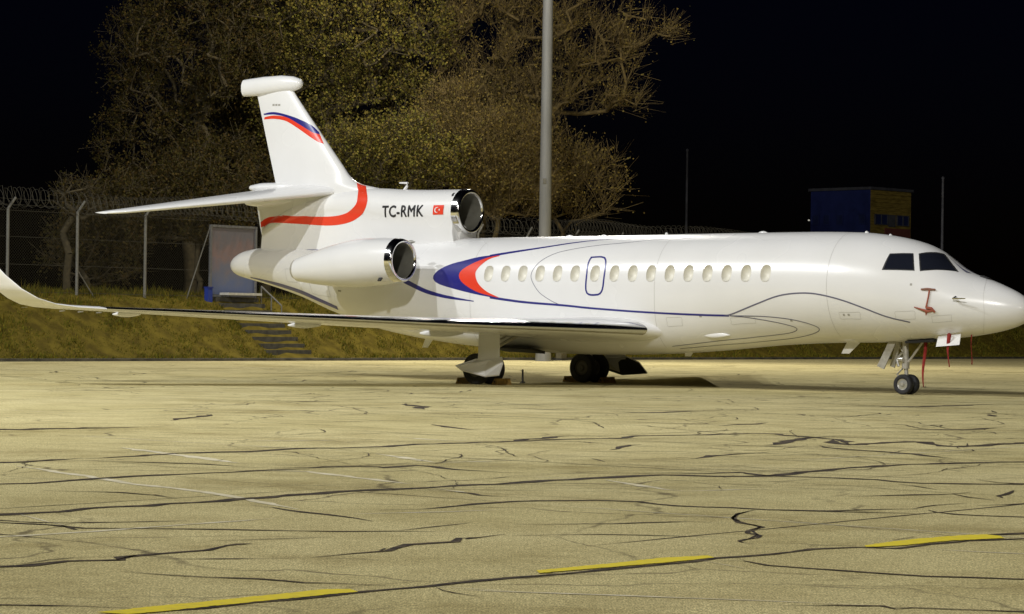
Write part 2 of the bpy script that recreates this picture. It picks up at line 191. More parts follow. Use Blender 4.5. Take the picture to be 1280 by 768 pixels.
TREES = [{'name': 'broadleaf_tree', 'label': 'dim broad brown tree at the left edge of the tree group', 'cat': 'tree', 'base': (-14.5, 115, 2.35), 'trunk_h': 4.5, 'trunk_r': 0.3, 'crowns': [(0.0, 0, 11.62, 3.76, 2.63, 3.4, 0.9), (-1.61, 0, 6.95, 2.69, 1.88, 2.69, 0.9), (1.08, 0, 5.73, 2.51, 1.75, 1.97, 1.0), (-2.68, 0, 10.51, 1.61, 1.13, 2.15, 0.5)], 'n_att': 620, 'leaves': 56, 'leaf': 0.11, 'seed': 3, 'm_leaf': 'A', 'twig': 0.9, 'bare': 0.12, 'group': 'trees behind the fence'}, {'name': 'broadleaf_tree', 'label': 'dense golden green tree rising directly behind the tail fin', 'cat': 'tree', 'base': (-7.28, 117, 2.35), 'trunk_h': 4.5, 'trunk_r': 0.34, 'crowns': [(0.0, 0, 12.31, 4.55, 3.19, 3.64, 1.0), (1.09, 0, 8.32, 3.46, 2.42, 2.55, 1.0), (-2.37, 0, 9.73, 2.55, 1.79, 2.91, 1.0), (-0.36, 0, 15.95, 4.74, 3.32, 2.55, 0.6)], 'n_att': 950, 'leaves': 56, 'leaf': 0.125, 'seed': 8, 'm_leaf': 'B', 'sprays': 10, 'twig': 0.9, 'bare': 0.06, 'group': 'trees behind the fence'}, {'name': 'broadleaf_tree', 'label': 'brown tree filling the gap between the dim left tree and the dense golden green tree', 'cat': 'tree', 'base': (-11.58, 120, 2.35), 'trunk_h': 4.0, 'trunk_r': 0.28, 'crowns': [(0.0, 0, 10.72, 2.99, 2.09, 4.48, 1.0), (-1.12, 0, 6.6, 2.24, 1.57, 2.24, 0.8)], 'n_att': 420, 'leaves': 49, 'leaf': 0.135, 'seed': 14, 'm_leaf': 'A', 'twig': 0.9, 'bare': 0.1, 'group': 'trees behind the fence'}, {'name': 'broadleaf_tree', 'label': 'half bare autumn tree spreading its limbs past the lamp mast', 'cat': 'tree', 'base': (-1.46, 118, 2.35), 'trunk_h': 4.0, 'trunk_r': 0.34, 'crowns': [(0.0, 0, 11.77, 2.2, 1.54, 4.04, 0.8), (4.41, 0, 12.01, 2.94, 2.06, 1.4, 0.55), (6.8, 0, 12.78, 1.84, 1.29, 1.1, 0.45), (3.31, 0, 13.83, 2.2, 1.54, 1.47, 0.5), (1.84, 0, 9.22, 2.2, 1.54, 1.84, 0.7), (4.59, 0, 9.44, 2.94, 2.06, 0.73, 0.5), (6.06, 0, 10.56, 1.65, 1.16, 0.66, 0.4)], 'n_att': 380, 'leaves': 42, 'leaf': 0.095, 'seed': 21, 'm_leaf': 'C', 'sprays': 14, 'twig': 1.25, 'bare': 0.35, 'pale': True, 'group': 'trees behind the fence'}, {'name': 'twiggy_bush', 'label': 'tall twiggy yellow bush behind the centre engine intake', 'cat': 'bush', 'base': (-1.39, 112, 2.35), 'trunk_h': 1.2, 'trunk_r': 0.12, 'crowns': [(0.0, 0, 6.24, 2.62, 1.83, 2.16, 1.0), (-1.39, 0, 7.61, 1.74, 1.22, 1.74, 0.8), (1.4, 0, 5.04, 2.09, 1.46, 1.57, 1.0)], 'n_att': 480, 'leaves': 42, 'leaf': 0.095, 'seed': 31, 'm_leaf': 'C', 'sprays': 14, 'twig': 1.25, 'bare': 0.15, 'pale': True, 'group': 'bushes behind the fence'}, {'name': 'twiggy_bush', 'label': 'low sprawling bush right of the lamp mast above the cabin roof', 'cat': 'bush', 'base': (1.8, 115, 2.35), 'trunk_h': 1.2, 'trunk_r': 0.1, 'crowns': [(0.0, 0, 5.76, 2.15, 1.5, 1.43, 1.0), (1.97, 0, 5.25, 1.61, 1.13, 0.57, 0.7), (-1.08, 0, 7.18, 1.61, 1.13, 1.61, 0.8), (1.61, 0, 6.5, 1.79, 1.25, 0.43, 0.6), (1.07, 0, 4.16, 1.97, 1.38, 0.5, 0.7)], 'n_att': 210, 'leaves': 33, 'leaf': 0.1, 'seed': 37, 'm_leaf': 'C', 'sprays': 10, 'twig': 1.25, 'bare': 0.3, 'pale': True, 'group': 'bushes behind the fence'}, {'name': 'leafy_bush', 'label': 'brown leafy bush behind the fence left of the tail', 'cat': 'bush', 'base': (-12.87, 106, 2.35), 'trunk_h': 1.0, 'trunk_r': 0.12, 'crowns': [(0.0, 0, 3.88, 2.31, 1.62, 1.82, 1.0), (-2.64, 0, 3.52, 1.98, 1.39, 1.49, 0.8)], 'n_att': 340, 'leaves': 56, 'leaf': 0.11, 'seed': 41, 'm_leaf': 'A', 'twig': 0.8, 'bare': 0.05, 'group': 'bushes behind the fence'}, {'name': 'leafy_bush', 'label': 'dark leafy bush behind the fence under the tailplane tip', 'cat': 'bush', 'base': (-17.16, 104, 2.35), 'trunk_h': 1.0, 'trunk_r': 0.1, 'crowns': [(0.33, 0, 1.96, 2.27, 1.59, 1.62, 0.6), (1.3, 0, 3.91, 1.94, 1.36, 1.13, 0.4)], 'n_att': 200, 'leaves': 42, 'leaf': 0.11, 'seed': 43, 'm_leaf': 'A', 'twig': 0.8, 'bare': 0.15, 'group': 'bushes behind the fence'}, {'name': 'leafy_bush', 'label': 'golden green bush filling the gap between the tail fin and the engine duct', 'cat': 'bush', 'base': (-5.47, 110, 2.35), 'trunk_h': 1.2, 'trunk_r': 0.14, 'crowns': [(0.68, 0, 6.06, 2.91, 2.04, 1.71, 1.0), (-1.72, 0, 5.52, 2.06, 1.44, 1.71, 0.9)], 'n_att': 380, 'leaves': 56, 'leaf': 0.11, 'seed': 47, 'm_leaf': 'B', 'sprays': 10, 'twig': 0.8, 'bare': 0.05, 'group': 'bushes behind the fence'}, {'name': 'slender_tree', 'label': 'slender dark trunked sapling close behind the fence at the left', 'cat': 'tree', 'base': (-17.37, 100, 2.35), 'trunk_h': 3.2, 'trunk_r': 0.15, 'crowns': [(0.41, 0, 3.7, 1.09, 0.76, 0.78, 0.6)], 'n_att': 40, 'leaves': 14, 'leaf': 0.1, 'seed': 53, 'm_leaf': 'A', 'twig': 0.7, 'bare': 0.5, 'group': 'trees behind the fence'}]
POLES = [(10.1, 150, 11.64, 'thin dim pole standing in the dark behind the cabin roof', 0.06), (23.38, 140, 9.62, 'thin dim pole standing in the dark above the cockpit', 0.06)]
TOWER = {'corner': (23.61, 170), 'top': 10.68, 'wa': 5.0, 'wb': 4.5, 'rot': -0.785}
REG = {'s': 17.687, 'z': 4.116, 'w': 1.352}
JOINT = 51.16
PITOT = [(1.44, 2.15)]
RIBBONS = [(2.52, 0.1, 1.2, 1.02, 0.075, 'long dark red ribbon hanging to the ground just ahead of the nose wheel'), (1.7, 0.55, 1.36, 0.72, 0.1, 'short bright red ribbon hanging from the white nose gear door'), (1.33, 0.2, 1.36, 0.66, 0.05, 'thin red ribbon hanging ahead of the white nose gear door')]
CHOCKS = [(13.64, 2.2, 'yellow chock behind the near main wheel', 0), (12.57, 2.2, 'yellow chock ahead of the near main wheel', 1), (13.64, -2.2, 'chock behind the far main wheel in the shade', 0), (12.57, -2.2, 'chock ahead of the far main wheel in the shade', 1)]
STAKE = (0.28, 63.24, 0.0)
FLAG = (16.005, 4.151, 0.327, 0.239)
DECALS = [
{'on': 'fus', 'm': 1, 'tgt': ['fus'], 'A': [(13.744, 0.98, 3.119), (14.166, 1.005, 3.076), (14.622, 1.052, 2.984), (15.039, 1.09, 2.886), (15.357, 1.129, 2.748), (15.503, 1.162, 2.57), (15.327, 1.19, 2.421), (14.82, 1.217, 2.294), (14.168, 1.239, 2.168), (13.574, 1.247, 2.079)], 'B': [(13.637, 0.993, 3.105), (13.926, 1.029, 3.051), (14.353, 1.11, 2.894), (14.617, 1.165, 2.736), (14.658, 1.202, 2.588), (14.488, 1.228, 2.412), (14.069, 1.242, 2.217), (13.501, 1.247, 2.087)]},
{'on': 'fus', 'm': 2, 'tgt': ['fus'], 'A': [(13.637, 0.993, 3.105), (13.926, 1.029, 3.051), (14.353, 1.11, 2.894), (14.617, 1.165, 2.736), (14.658, 1.202, 2.588), (14.488, 1.228, 2.412), (14.069, 1.242, 2.217), (13.501, 1.247, 2.087)], 'B': [(13.551, 0.997, 3.1), (13.836, 1.05, 3.02), (14.005, 1.115, 2.902), (14.139, 1.177, 2.745), (14.14, 1.215, 2.607), (14.023, 1.242, 2.412), (13.771, 1.247, 2.228), (13.381, 1.246, 2.078)]},
{'on': 'fus', 'm': 1, 'w': [0.075, 0.05, 0.035], 'tgt': ['fus'], 'P': [(13.877, 0.998, 3.094), (13.097, 0.907, 3.205), (12.38, 0.808, 3.3), (11.537, 0.65, 3.417), (10.736, 0.497, 3.499), (10.261, 0.341, 3.557)]},
{'on': 'fus', 'm': 1, 'w': [0.06, 0.05, 0.045, 0.045, 0.05], 'tgt': ['fus'], 'P': [(13.672, 1.247, 2.088), (13.309, 1.245, 2.042), (12.569, 1.237, 1.969), (11.465, 1.232, 1.903), (10.751, 1.224, 1.847), (9.599, 1.213, 1.781), (8.501, 1.192, 1.735), (7.588, 1.154, 1.71), (6.945, 1.118, 1.703)]},
{'on': 'fus', 'm': 3, 'w': 0.014, 'tgt': ['fus'], 'P': [(8.259, 0.485, 3.52), (9.302, 0.588, 3.464), (10.13, 0.7, 3.392), (10.731, 0.758, 3.347), (11.391, 0.854, 3.263), (11.903, 0.955, 3.156), (12.248, 1.082, 2.978), (12.422, 1.18, 2.767), (12.458, 1.225, 2.607), (12.379, 1.248, 2.434), (12.174, 1.248, 2.197), (11.825, 1.24, 2.004), (11.65, 1.235, 1.94)]},
{'on': 'fus', 'm': 3, 'w': 0.032, 'tgt': ['fus'], 'P': [(7.068, 1.126, 1.704), (6.858, 1.129, 1.74), (6.196, 1.19, 1.965), (5.622, 1.231, 2.147), (5.124, 1.239, 2.215), (4.641, 1.233, 2.204), (4.057, 1.203, 2.087), (3.512, 1.121, 1.909), (2.981, 1.001, 1.717), (2.474, 0.867, 1.601)]},
{'on': 'fus', 'm': 3, 'w': 0.02, 'tgt': ['fus'], 'P': [(6.925, 1.116, 1.701), (6.558, 1.092, 1.701), (5.962, 1.068, 1.689), (5.366, 1.02, 1.632), (4.925, 0.928, 1.53), (4.76, 0.82, 1.427), (4.999, 0.687, 1.318), (5.641, 0.54, 1.203), (6.611, 0.484, 1.104), (7.519, 0.558, 1.026), (8.594, 0.585, 0.925)]},
{'on': 'fus', 'm': 3, 'w': 0.02, 'tgt': ['fus'], 'P': [(6.926, 1.114, 1.698), (6.565, 1.078, 1.674), (5.994, 1.012, 1.599), (5.539, 0.934, 1.514), (5.323, 0.842, 1.428), (5.591, 0.734, 1.326), (6.5, 0.669, 1.224), (7.423, 0.713, 1.128), (8.734, 0.713, 0.978)]},
{'on': 'fus', 'm': 1, 'w': 0.042, 'mir': False, 'tgt': ['fus'], 'P': [(10.852, 1.042, 3.046), (10.533, 1.038, 3.054), (10.393, 1.081, 2.986), (10.331, 1.191, 2.738), (10.342, 1.25, 2.361), (10.42, 1.248, 2.192), (10.557, 1.248, 2.157), (10.74, 1.248, 2.166), (10.829, 1.249, 2.266), (10.832, 1.226, 2.606), (10.858, 1.13, 2.892), (10.839, 1.061, 3.017), (10.806, 1.042, 3.047)]},
{'on': 'fus', 'm': 1, 'w': [0.12, 0.1, 0.07, 0.02], 'tgt': ['fus'], 'P': [(16.472, 1.094, 2.491), (15.807, 1.155, 2.253), (15.348, 1.189, 2.145), (14.904, 1.212, 2.072), (14.168, 1.235, 1.987)]},
{'on': 'fus', 'm': 1, 'w': [0.02, 0.08, 0.11, 0.05], 'tgt': ['fus'], 'P': [(21.078, 0.203, 3.391), (20.623, 0.307, 3.364), (20.121, 0.406, 3.326), (19.744, 0.461, 3.305)]},
{'on': 'fus', 'm': 1, 'w': [0.05, 0.16, 0.17, 0.14], 'tgt': ['fus'], 'P': [(22.343, 0.322, 2.589), (21.543, 0.402, 2.45), (20.451, 0.52, 2.22), (19.769, 0.562, 2.014), (19.083, 0.567, 1.791)]},
{'on': 'duct', 'm': 6, 'w': 0.06, 'mir': False, 'tgt': ['duct'], 'P': [(15.503, 0.42, 4.612), (15.533, 0.366, 4.665), (15.514, 0.326, 4.696)]},
{'on': 'fin', 'm': 2, 'tgt': ['fin', 'duct'], 'A': [(18.952, 0.044, 5.046), (18.671, 0.305, 4.79), (18.564, 0.475, 4.533), (18.689, 0.482, 4.371), (19.006, 0.435, 4.224), (19.56, 0.406, 4.161), (20.715, 0.329, 4.191), (21.86, 0.079, 4.201), (22.361, 0.08, 4.043)], 'B': [(18.591, 0.094, 4.943), (18.255, 0.432, 4.653), (18.211, 0.512, 4.434), (18.373, 0.474, 4.213), (18.806, 0.463, 4.004), (19.539, 0.427, 3.928), (20.716, 0.324, 3.992), (21.73, 0.22, 4.03), (22.359, 0.08, 3.916)]},
{'on': 'fin', 'm': 1, 'mir': True, 'tgt': ['fin', 'duct'], 'A': [(22.224, 0.021, 6.956), (21.824, 0.083, 6.978), (21.348, 0.127, 6.893), (20.856, 0.129, 6.744), (20.466, 0.076, 6.566), (20.261, 0.038, 6.394)], 'B': [(22.226, 0.019, 6.92), (21.78, 0.086, 6.909), (21.293, 0.131, 6.809), (20.842, 0.142, 6.606), (20.425, 0.119, 6.394), (20.219, 0.053, 6.329)]},
{'on': 'fin', 'm': 2, 'mir': True, 'tgt': ['fin', 'duct'], 'A': [(22.19, 0.022, 6.863), (21.78, 0.086, 6.885), (21.293, 0.131, 6.809), (20.842, 0.142, 6.606), (20.425, 0.119, 6.394), (20.219, 0.053, 6.329)], 'B': [(22.213, 0.015, 6.802), (21.782, 0.083, 6.796), (21.344, 0.128, 6.72), (20.92, 0.15, 6.524), (20.482, 0.15, 6.279), (20.192, 0.128, 6.125), (20.047, 0.088, 6.081)]},
{'on': 'fin', 'm': 8, 'w': 0.05, 'mir': False, 'tgt': ['fin', 'duct'], 'P': [(21.858, 0.084, 7.166), (21.775, 0.094, 7.166)]},
{'on': 'fin', 'm': 8, 'w': 0.05, 'mir': False, 'tgt': ['fin', 'duct'], 'P': [(21.747, 0.097, 7.161), (21.667, 0.104, 7.161)]},
{'on': 'fin', 'm': 8, 'w': 0.05, 'mir': False, 'tgt': ['fin', 'duct'], 'P': [(21.639, 0.107, 7.156), (21.56, 0.113, 7.156)]},
{'on': 'fus', 'm': 9, 'w': 0.005, 'tgt': ['fus'], 'P': [(1.04, 0.08, 2.624), (0.888, 0.557, 2.187), (0.856, 0.571, 1.758), (1.104, 0.094, 1.361)]},
{'on': 'fus', 'm': 5, 'off': 0.006, 'tgt': ['fus'], 'A': [(3.089, 1.049, 2.733), (3.028, 0.807, 3.098)], 'B': [(2.377, 0.881, 2.719), (2.545, 0.627, 3.106)]},
{'on': 'fus', 'm': 4, 'off': 0.01, 'tgt': ['fus'], 'A': [(3.048, 1.033, 2.754), (3.004, 0.821, 3.075)], 'B': [(2.408, 0.878, 2.743), (2.551, 0.66, 3.081)]},
{'on': 'fus', 'm': 5, 'off': 0.006, 'tgt': ['fus'], 'A': [(2.268, 0.848, 2.71), (2.442, 0.582, 3.102)], 'B': [(1.596, 0.336, 2.705), (2.082, 0.073, 3.107)]},
{'on': 'fus', 'm': 4, 'off': 0.01, 'tgt': ['fus'], 'A': [(2.245, 0.826, 2.732), (2.406, 0.59, 3.079)], 'B': [(1.646, 0.369, 2.723), (2.064, 0.161, 3.083)]},
{'on': 'fus', 'm': 3, 'off': 0.008, 'tgt': ['fus'], 'A': [(2.036, 0.011, 3.078), (1.812, 0.08, 3.074)], 'B': [(1.491, 0.2, 2.696), (1.404, 0.106, 2.675)]}]  # grey windshield sliver, its sky reflection painted in


# ------------------------------------------------------------------ ground
E_ = np.array([0.649, 0.760]); N_ = np.array([-0.760, 0.649]); B0 = np.array([0.0, 102.8])     # apron edge: direction, outward normal, point
def bank(q, p, z=0.0):
    a = B0 + E_ * q + N_ * p; return (float(a[0]), float(a[1]), z)

def apron_material():
    m = mat('weathered_concrete', (.5, .45, .25), 0.95, spec=.04); t = m.node_tree; b = t.nodes['Principled BSDF']
    tc = t.nodes.new('ShaderNodeTexCoord')
    broom = t.nodes.new('ShaderNodeMapping'); broom.inputs['Scale'].default_value = (1, .22, 1); t.links.new(tc.outputs['Object'], broom.inputs[0])   # broom finish
    def noise(scale, detail=5, rough=.55, src=None):
        n = t.nodes.new('ShaderNodeTexNoise'); n.inputs['Scale'].default_value = scale; n.inputs['Detail'].default_value = detail
        n.inputs['Roughness'].default_value = rough; t.links.new(src or tc.outputs['Object'], n.inputs['Vector']); return n.outputs[0]
    def ramp(src, a, bb, ca, cb):
        r = t.nodes.new('ShaderNodeValToRGB'); r.color_ramp.elements[0].position = a; r.color_ramp.elements[1].position = bb
        r.color_ramp.elements[0].color = (*ca, 1); r.color_ramp.elements[1].color = (*cb, 1); t.links.new(src, r.inputs[0]); return r.outputs[0]
    def mul(x, y, f=1.0, mode='MULTIPLY'):
        n = t.nodes.new('ShaderNodeMix'); n.data_type = 'RGBA'; n.blend_type = mode; n.inputs[0].default_value = f
        t.links.new(x, n.inputs[6]); t.links.new(y, n.inputs[7]); return n.outputs[2]
    base = ramp(noise(0.22, 5), .3, .7, (.525, .462, .232), (.62, .55, .298))
    patch = ramp(noise(0.9, 7, .65), .33, .6, (.85, .83, .79), (1.04, 1.04, 1.04))
    stain = ramp(noise(0.30, 9, .75), .52, .70, (1.04, 1.04, 1.04), (.68, .64, .56))
    grit = ramp(noise(95, 3, .8, broom.outputs[0]), .34, .66, (.50, .49, .46), (1.52, 1.52, 1.51))
    grain = ramp(noise(24, 4, .75, broom.outputs[0]), .32, .68, (.86, .85, .82), (1.16, 1.16, 1.16))
    c = mul(base, patch); c = mul(c, stain); c = mul(c, grit); c = mul(c, grain)
    vo = t.nodes.new('ShaderNodeTexVoronoi'); vo.feature = 'DISTANCE_TO_EDGE'; vo.inputs['Scale'].default_value = .34
    wn = t.nodes.new('ShaderNodeTexNoise'); wn.inputs['Scale'].default_value = .8; wn.inputs['Detail'].default_value = 5
    t.links.new(tc.outputs['Object'], wn.inputs['Vector'])
    wm = t.nodes.new('ShaderNodeMix'); wm.data_type = 'RGBA'; wm.blend_type = 'LINEAR_LIGHT'; wm.inputs[0].default_value = .55
    t.links.new(tc.outputs['Object'], wm.inputs[6]); t.links.new(wn.outputs['Color'], wm.inputs[7]); t.links.new(wm.outputs[2], vo.inputs['Vector'])
    crack = ramp(vo.outputs['Distance'], .003, .011, (1, 1, 1), (0, 0, 0))
    gate = ramp(noise(.16, 5, .7), .42, .56, (0, 0, 0), (.8, .8, .8))
    cm = mul(crack, gate)
    n = t.nodes.new('ShaderNodeMix'); n.data_type = 'RGBA'; n.inputs[7].default_value = (.10, .08, .05, 1)
    t.links.new(cm, n.inputs[0]); t.links.new(c, n.inputs[6]); t.links.new(n.outputs[2], b.inputs['Base Color'])
    bp = t.nodes.new('ShaderNodeBump'); bp.inputs['Strength'].default_value = .35; bp.inputs['Distance'].default_value = .01
    t.links.new(noise(55, 4, .8), bp.inputs['Height']); t.links.new(bp.outputs[0], b.inputs['Normal'])
    return m

rng = random.Random(5)
M_apron = apron_material()
M_tar = noisy('tar_seal', (.05, .04, .034), (.17, .135, .085), 9, .8, 0, 6, .42, .75)
M_yellow = noisy('worn_yellow_paint', (.88, .72, .05), (.66, .54, .09), 14, .8, 0, 6, .5, .8)
M_yellow.node_tree.nodes['Principled BSDF'].inputs['Specular IOR Level'].default_value = .1
M_tar.node_tree.nodes['Principled BSDF'].inputs['Specular IOR Level'].default_value = .04
M_chalk = noisy('worn_white_paint', (.84, .77, .55), (.66, .58, .34), 6, .8, 0, 5, .4, .65)

G = MB()
G.add([(-900, -120, 0), (900, -120, 0), (900, 1800, 0), (-900, 1800, 0)], [(0, 1, 2, 3)], 0)
def wobble(Q, amp):
    # small random walk across the line, as real cracks have
    out = []; a = 0.0
    for i, q in enumerate(Q):
        d = Q[min(i + 1, len(Q) - 1)] - Q[max(i - 1, 0)]; L = np.linalg.norm(d); d = d / (L if L else 1)
        a = a * .72 + rng.gauss(0, amp); out.append(q + np.array([-d[1], d[0]]) * a)
    return out
def ribbon(P, w, z, mi, taper=True, jag=.35, step=.25, wob=0.0):
    """crack / paint line on the ground: polyline of (X, Y), width in metres"""
    Q = catmull(P, step); n = len(Q); V = []; F = []
    if wob: Q = wobble(Q, wob)
    for i, q in enumerate(Q):
        d = Q[min(i + 1, n - 1)] - Q[max(i - 1, 0)]; L = np.linalg.norm(d); d = d / (L if L else 1); nn = np.array([-d[1], d[0]])
        e = min(1, i / 3, (n - 1 - i) / 3) if taper else 1
        ww = w * .5 * (max(.12, e) if taper else 1)
        a = ww * (1 + jag * rng.uniform(-1, 1)); b = ww * (1 + jag * rng.uniform(-1, 1)); k = jag * w * .25 * rng.uniform(-1, 1)
        V += [(*(q + nn * (a + k)), z), (*(q - nn * (b - k)), z)]
    for i in range(n - 1): F.append((2 * i, 2 * i + 1, 2 * i + 3, 2 * i + 2))
    G.add(V, F, mi)
for w, P in CHALK: ribbon(P, w * .55, .003, 3, jag=.5, step=.2)
for U, L in YELLOW:
    n = 60
    def res(P):
        Q = catmull(P, .05); idx = np.linspace(0, len(Q) - 1, n); return [Q[int(round(i))] for i in idx]
    a, b = res(U), res(L); V = []
    for p, q in zip(a, b):
        j = (p - q) * .06; V += [(*(p + j * rng.uniform(-1, 1)), .006), (*(q + j * rng.uniform(-1, 1)), .006)]
    G.add(V, [(2 * i, 2 * i + 1, 2 * i + 3, 2 * i + 2) for i in range(n - 1)], 2)
for w, P in CRACKS:
    Yc = float(np.mean([q[1] for q in P])); kf = .46 if Yc < 24 else (.40 if Yc < 34 else .28)
    ribbon(P, w * kf, .004, 1, jag=.6, step=.12 if w < .1 else .22, wob=min(.03, w * .1))
# slab joints: straight, narrow and half worn away, square to each other
ja = math.atan2(CRACKS[6][1][-1][1] - CRACKS[6][1][0][1], CRACKS[6][1][-1][0] - CRACKS[6][1][0][0]) if False else R(JOINT)
for ang_, mi_ in ((ja, 1), (ja - math.pi / 2, 1)):
    dv_ = np.array([math.cos(ang_), math.sin(ang_)]); nv_ = np.array([-dv_[1], dv_[0]]); c0_ = np.array([0., 40.])
    for k in range(-16, 17):
        q0 = -70.0
        while q0 < 70:
            L_ = rng.uniform(2.5, 9)
            if rng.random() < .62:
                p_ = c0_ + nv_ * k * 5.0 + dv_ * q0; p2_ = p_ + dv_ * L_
                if p_[1] > 12 and p2_[1] > 12 and p_[1] < 98 + p_[0] and p2_[1] < 98 + p2_[0] and abs(p_[0]) < .3 * p_[1] + 4:
                    ribbon([p_, (p_ + p2_) / 2, p2_], rng.uniform(.012, .03), .0025, rng.choice([1, 1, 3]), jag=.5, step=.3, wob=.006)
            q0 += L_
# finer weathering cracks over the middle of the apron
for k in range(650):
    Y = rng.uniform(22, 96); X = rng.uniform(-.21, .21) * Y
    if Y > 98 + X: continue
    a = rng.choice([R(50), R(-37), R(0), R(4), R(12), R(-8), R(-4)]) + rng.gauss(0, .12); n = rng.randint(3, 8); P = [np.array([X, Y])]
    for i in range(n): P.append(P[-1] + np.array([math.cos(a), math.sin(a)]) * rng.uniform(.3, 1.1)); a += rng.gauss(0, .35)
    ribbon(P, rng.uniform(.007, .021) * Y / 30, .005, 1, jag=.8, step=.12, wob=.015)
apron = obj('apron_ground', G.V, G.F, [M_apron, M_tar, M_yellow, M_chalk], smooth=False, midx=G.M)
tag(apron, kind='structure')

M_kerb = noisy('dark_kerb_concrete', (.05, .047, .04), (.12, .11, .085), 2, .9)
k = MB(); k.add([bank(-60, 0), bank(160, 0), bank(160, 0, .09), bank(-60, 0, .09), bank(-60, .35, .10), bank(160, .35, .10)], [(0, 1, 2, 3), (3, 2, 5, 4)])
tag(k.build('kerb', M_kerb, smooth=False), kind='structure')

def bank_z(p): return float(np.interp(p, [0.3, .6, 3.3, 3.9, 6, 300], [.10, .22, 2.08, 2.30, 2.4, 2.5]))
M_soil = noisy('dry_turf', (.085, .063, .010), (.165, .125, .018), 2.2, .95, 0, 8)
M_soil.node_tree.nodes['Principled BSDF'].inputs['Specular IOR Level'].default_value = .08
qs = np.arange(-60, 161, .5); ps = [.3, .6, 1.1, 1.6, 2.1, 2.6, 3.0, 3.3, 3.6, 3.9, 4.5, 6, 9, 14, 300]
V = []; r2 = np.random.default_rng(3)
for q in qs:
    for p in ps: V.append(bank(q, p, bank_z(p) + (r2.normal(0, .035) if .5 < p < 10 else 0)))
n = len(ps); F = [(i * n + j, (i + 1) * n + j, (i + 1) * n + j + 1, i * n + j + 1) for i in range(len(qs) - 1) for j in range(n - 1)]
tag(obj('grass_bank_terrain', V, F, M_soil), kind='structure')

# ------------------------------------------------------------------ grass on the bank
M_grass = island('bank_grass_blades', [(0.165, 0.108, 0.011), (0.097, 0.108, 0.011), (0.262, 0.194, 0.025), (0.059, 0.063, 0.008), (0.151, 0.143, 0.017)], .9, 0)
def grass_blades():
    g = np.random.default_rng(11); V = []
    def batch(n, p0, p1, h0, h1, q0=-30, q1=60):
        q = g.uniform(q0, q1, n); p = g.uniform(p0, p1, n)
        cl = .6 + .4 * np.sin(q * 1.7 + np.sin(p * 2.1) * 2) * np.sin(p * 1.3 + q * .6)
        h = g.uniform(h0, h1, n) * cl
        x = B0[0] + E_[0] * q + N_[0] * p; y = B0[1] + E_[1] * q + N_[1] * p
        z = np.interp(p, [0.3, .6, 3.3, 3.9, 6, 300], [.10, .22, 2.08, 2.30, 2.4, 2.5]) - .03
        a = g.uniform(0, 2 * np.pi, n); w = g.uniform(.012, .03, n); l = g.normal(0, .35, n) * h; l2 = g.normal(0, .35, n) * h
        b = np.stack([x, y, z], 1); c, s_ = np.cos(a) * w, np.sin(a) * w
        v = np.stack([b + np.stack([-c, -s_, 0 * h], 1), b + np.stack([c, s_, 0 * h], 1), b + np.stack([l, l2, h], 1)], 1)
        keep = ~((q > STEPX[0]) & (q < STEPX[1]) & (p < 3.6))
        return v[keep]
    parts = [batch(9000, .12, .5, .06, .26), batch(75000, .35, 3.3, .07, .22), batch(30000, 3.0, 6.5, .14, .40), batch(4000, 3.5, 5.5, .3, .62)]
    v = np.concatenate(parts); return v.reshape(-1, 3), np.arange(len(v) * 3).reshape(-1, 3)
STEPX = (GATEQ - 1.05, GATEQ + 1.05)
V, F = grass_blades()
tag(fast_mesh('grass', V, F, M_grass, nside=3), kind='stuff')

# ------------------------------------------------------------------ steps, gate and fence on the bank
M_stone = noisy('old_step_concrete', (.05, .046, .036), (.095, .088, .065), 5, .9)
M_galv = noisy('galvanised_steel', (.15, .145, .12), (.21, .20, .17), 20, .7, metal=.1)
M_wire = mat('dull_wire', (.075, .068, .05), .7, .2, spec=.2)
QG = GATEQ
t = thing('concrete_steps', 'dark concrete steps climbing the grass bank to the framed gate, with a slanting handrail', 'steps', bank(QG, 0.4, 0.0))
L0 = Vector(bank(QG, 0.4, 0))
for i in range(9):
    p = .55 + i * .355; z = bank_z(p) + .17
    c = Vector(bank(QG, p + .2, z - .09)) - L0
    mb = MB(); mb.box(c, (2.2, .30, .20), Matrix.Rotation(math.atan2(E_[1], E_[0]), 3, 'Z')); mb.build('step', M_stone, t, smooth=False)
mb = MB(); side = 1.2
A = [Vector(bank(QG + side, p, bank_z(p) + .62)) - L0 for p in (2.3, 3.4)]
mb.tube(A, .03, 8)
for p in (2.3, 2.85, 3.4):
    mb.tube([Vector(bank(QG + side, p, bank_z(p) - .2)) - L0, Vector(bank(QG + side, p, bank_z(p) + .62)) - L0], .025, 8)
mb.build('handrail', M_galv, t)

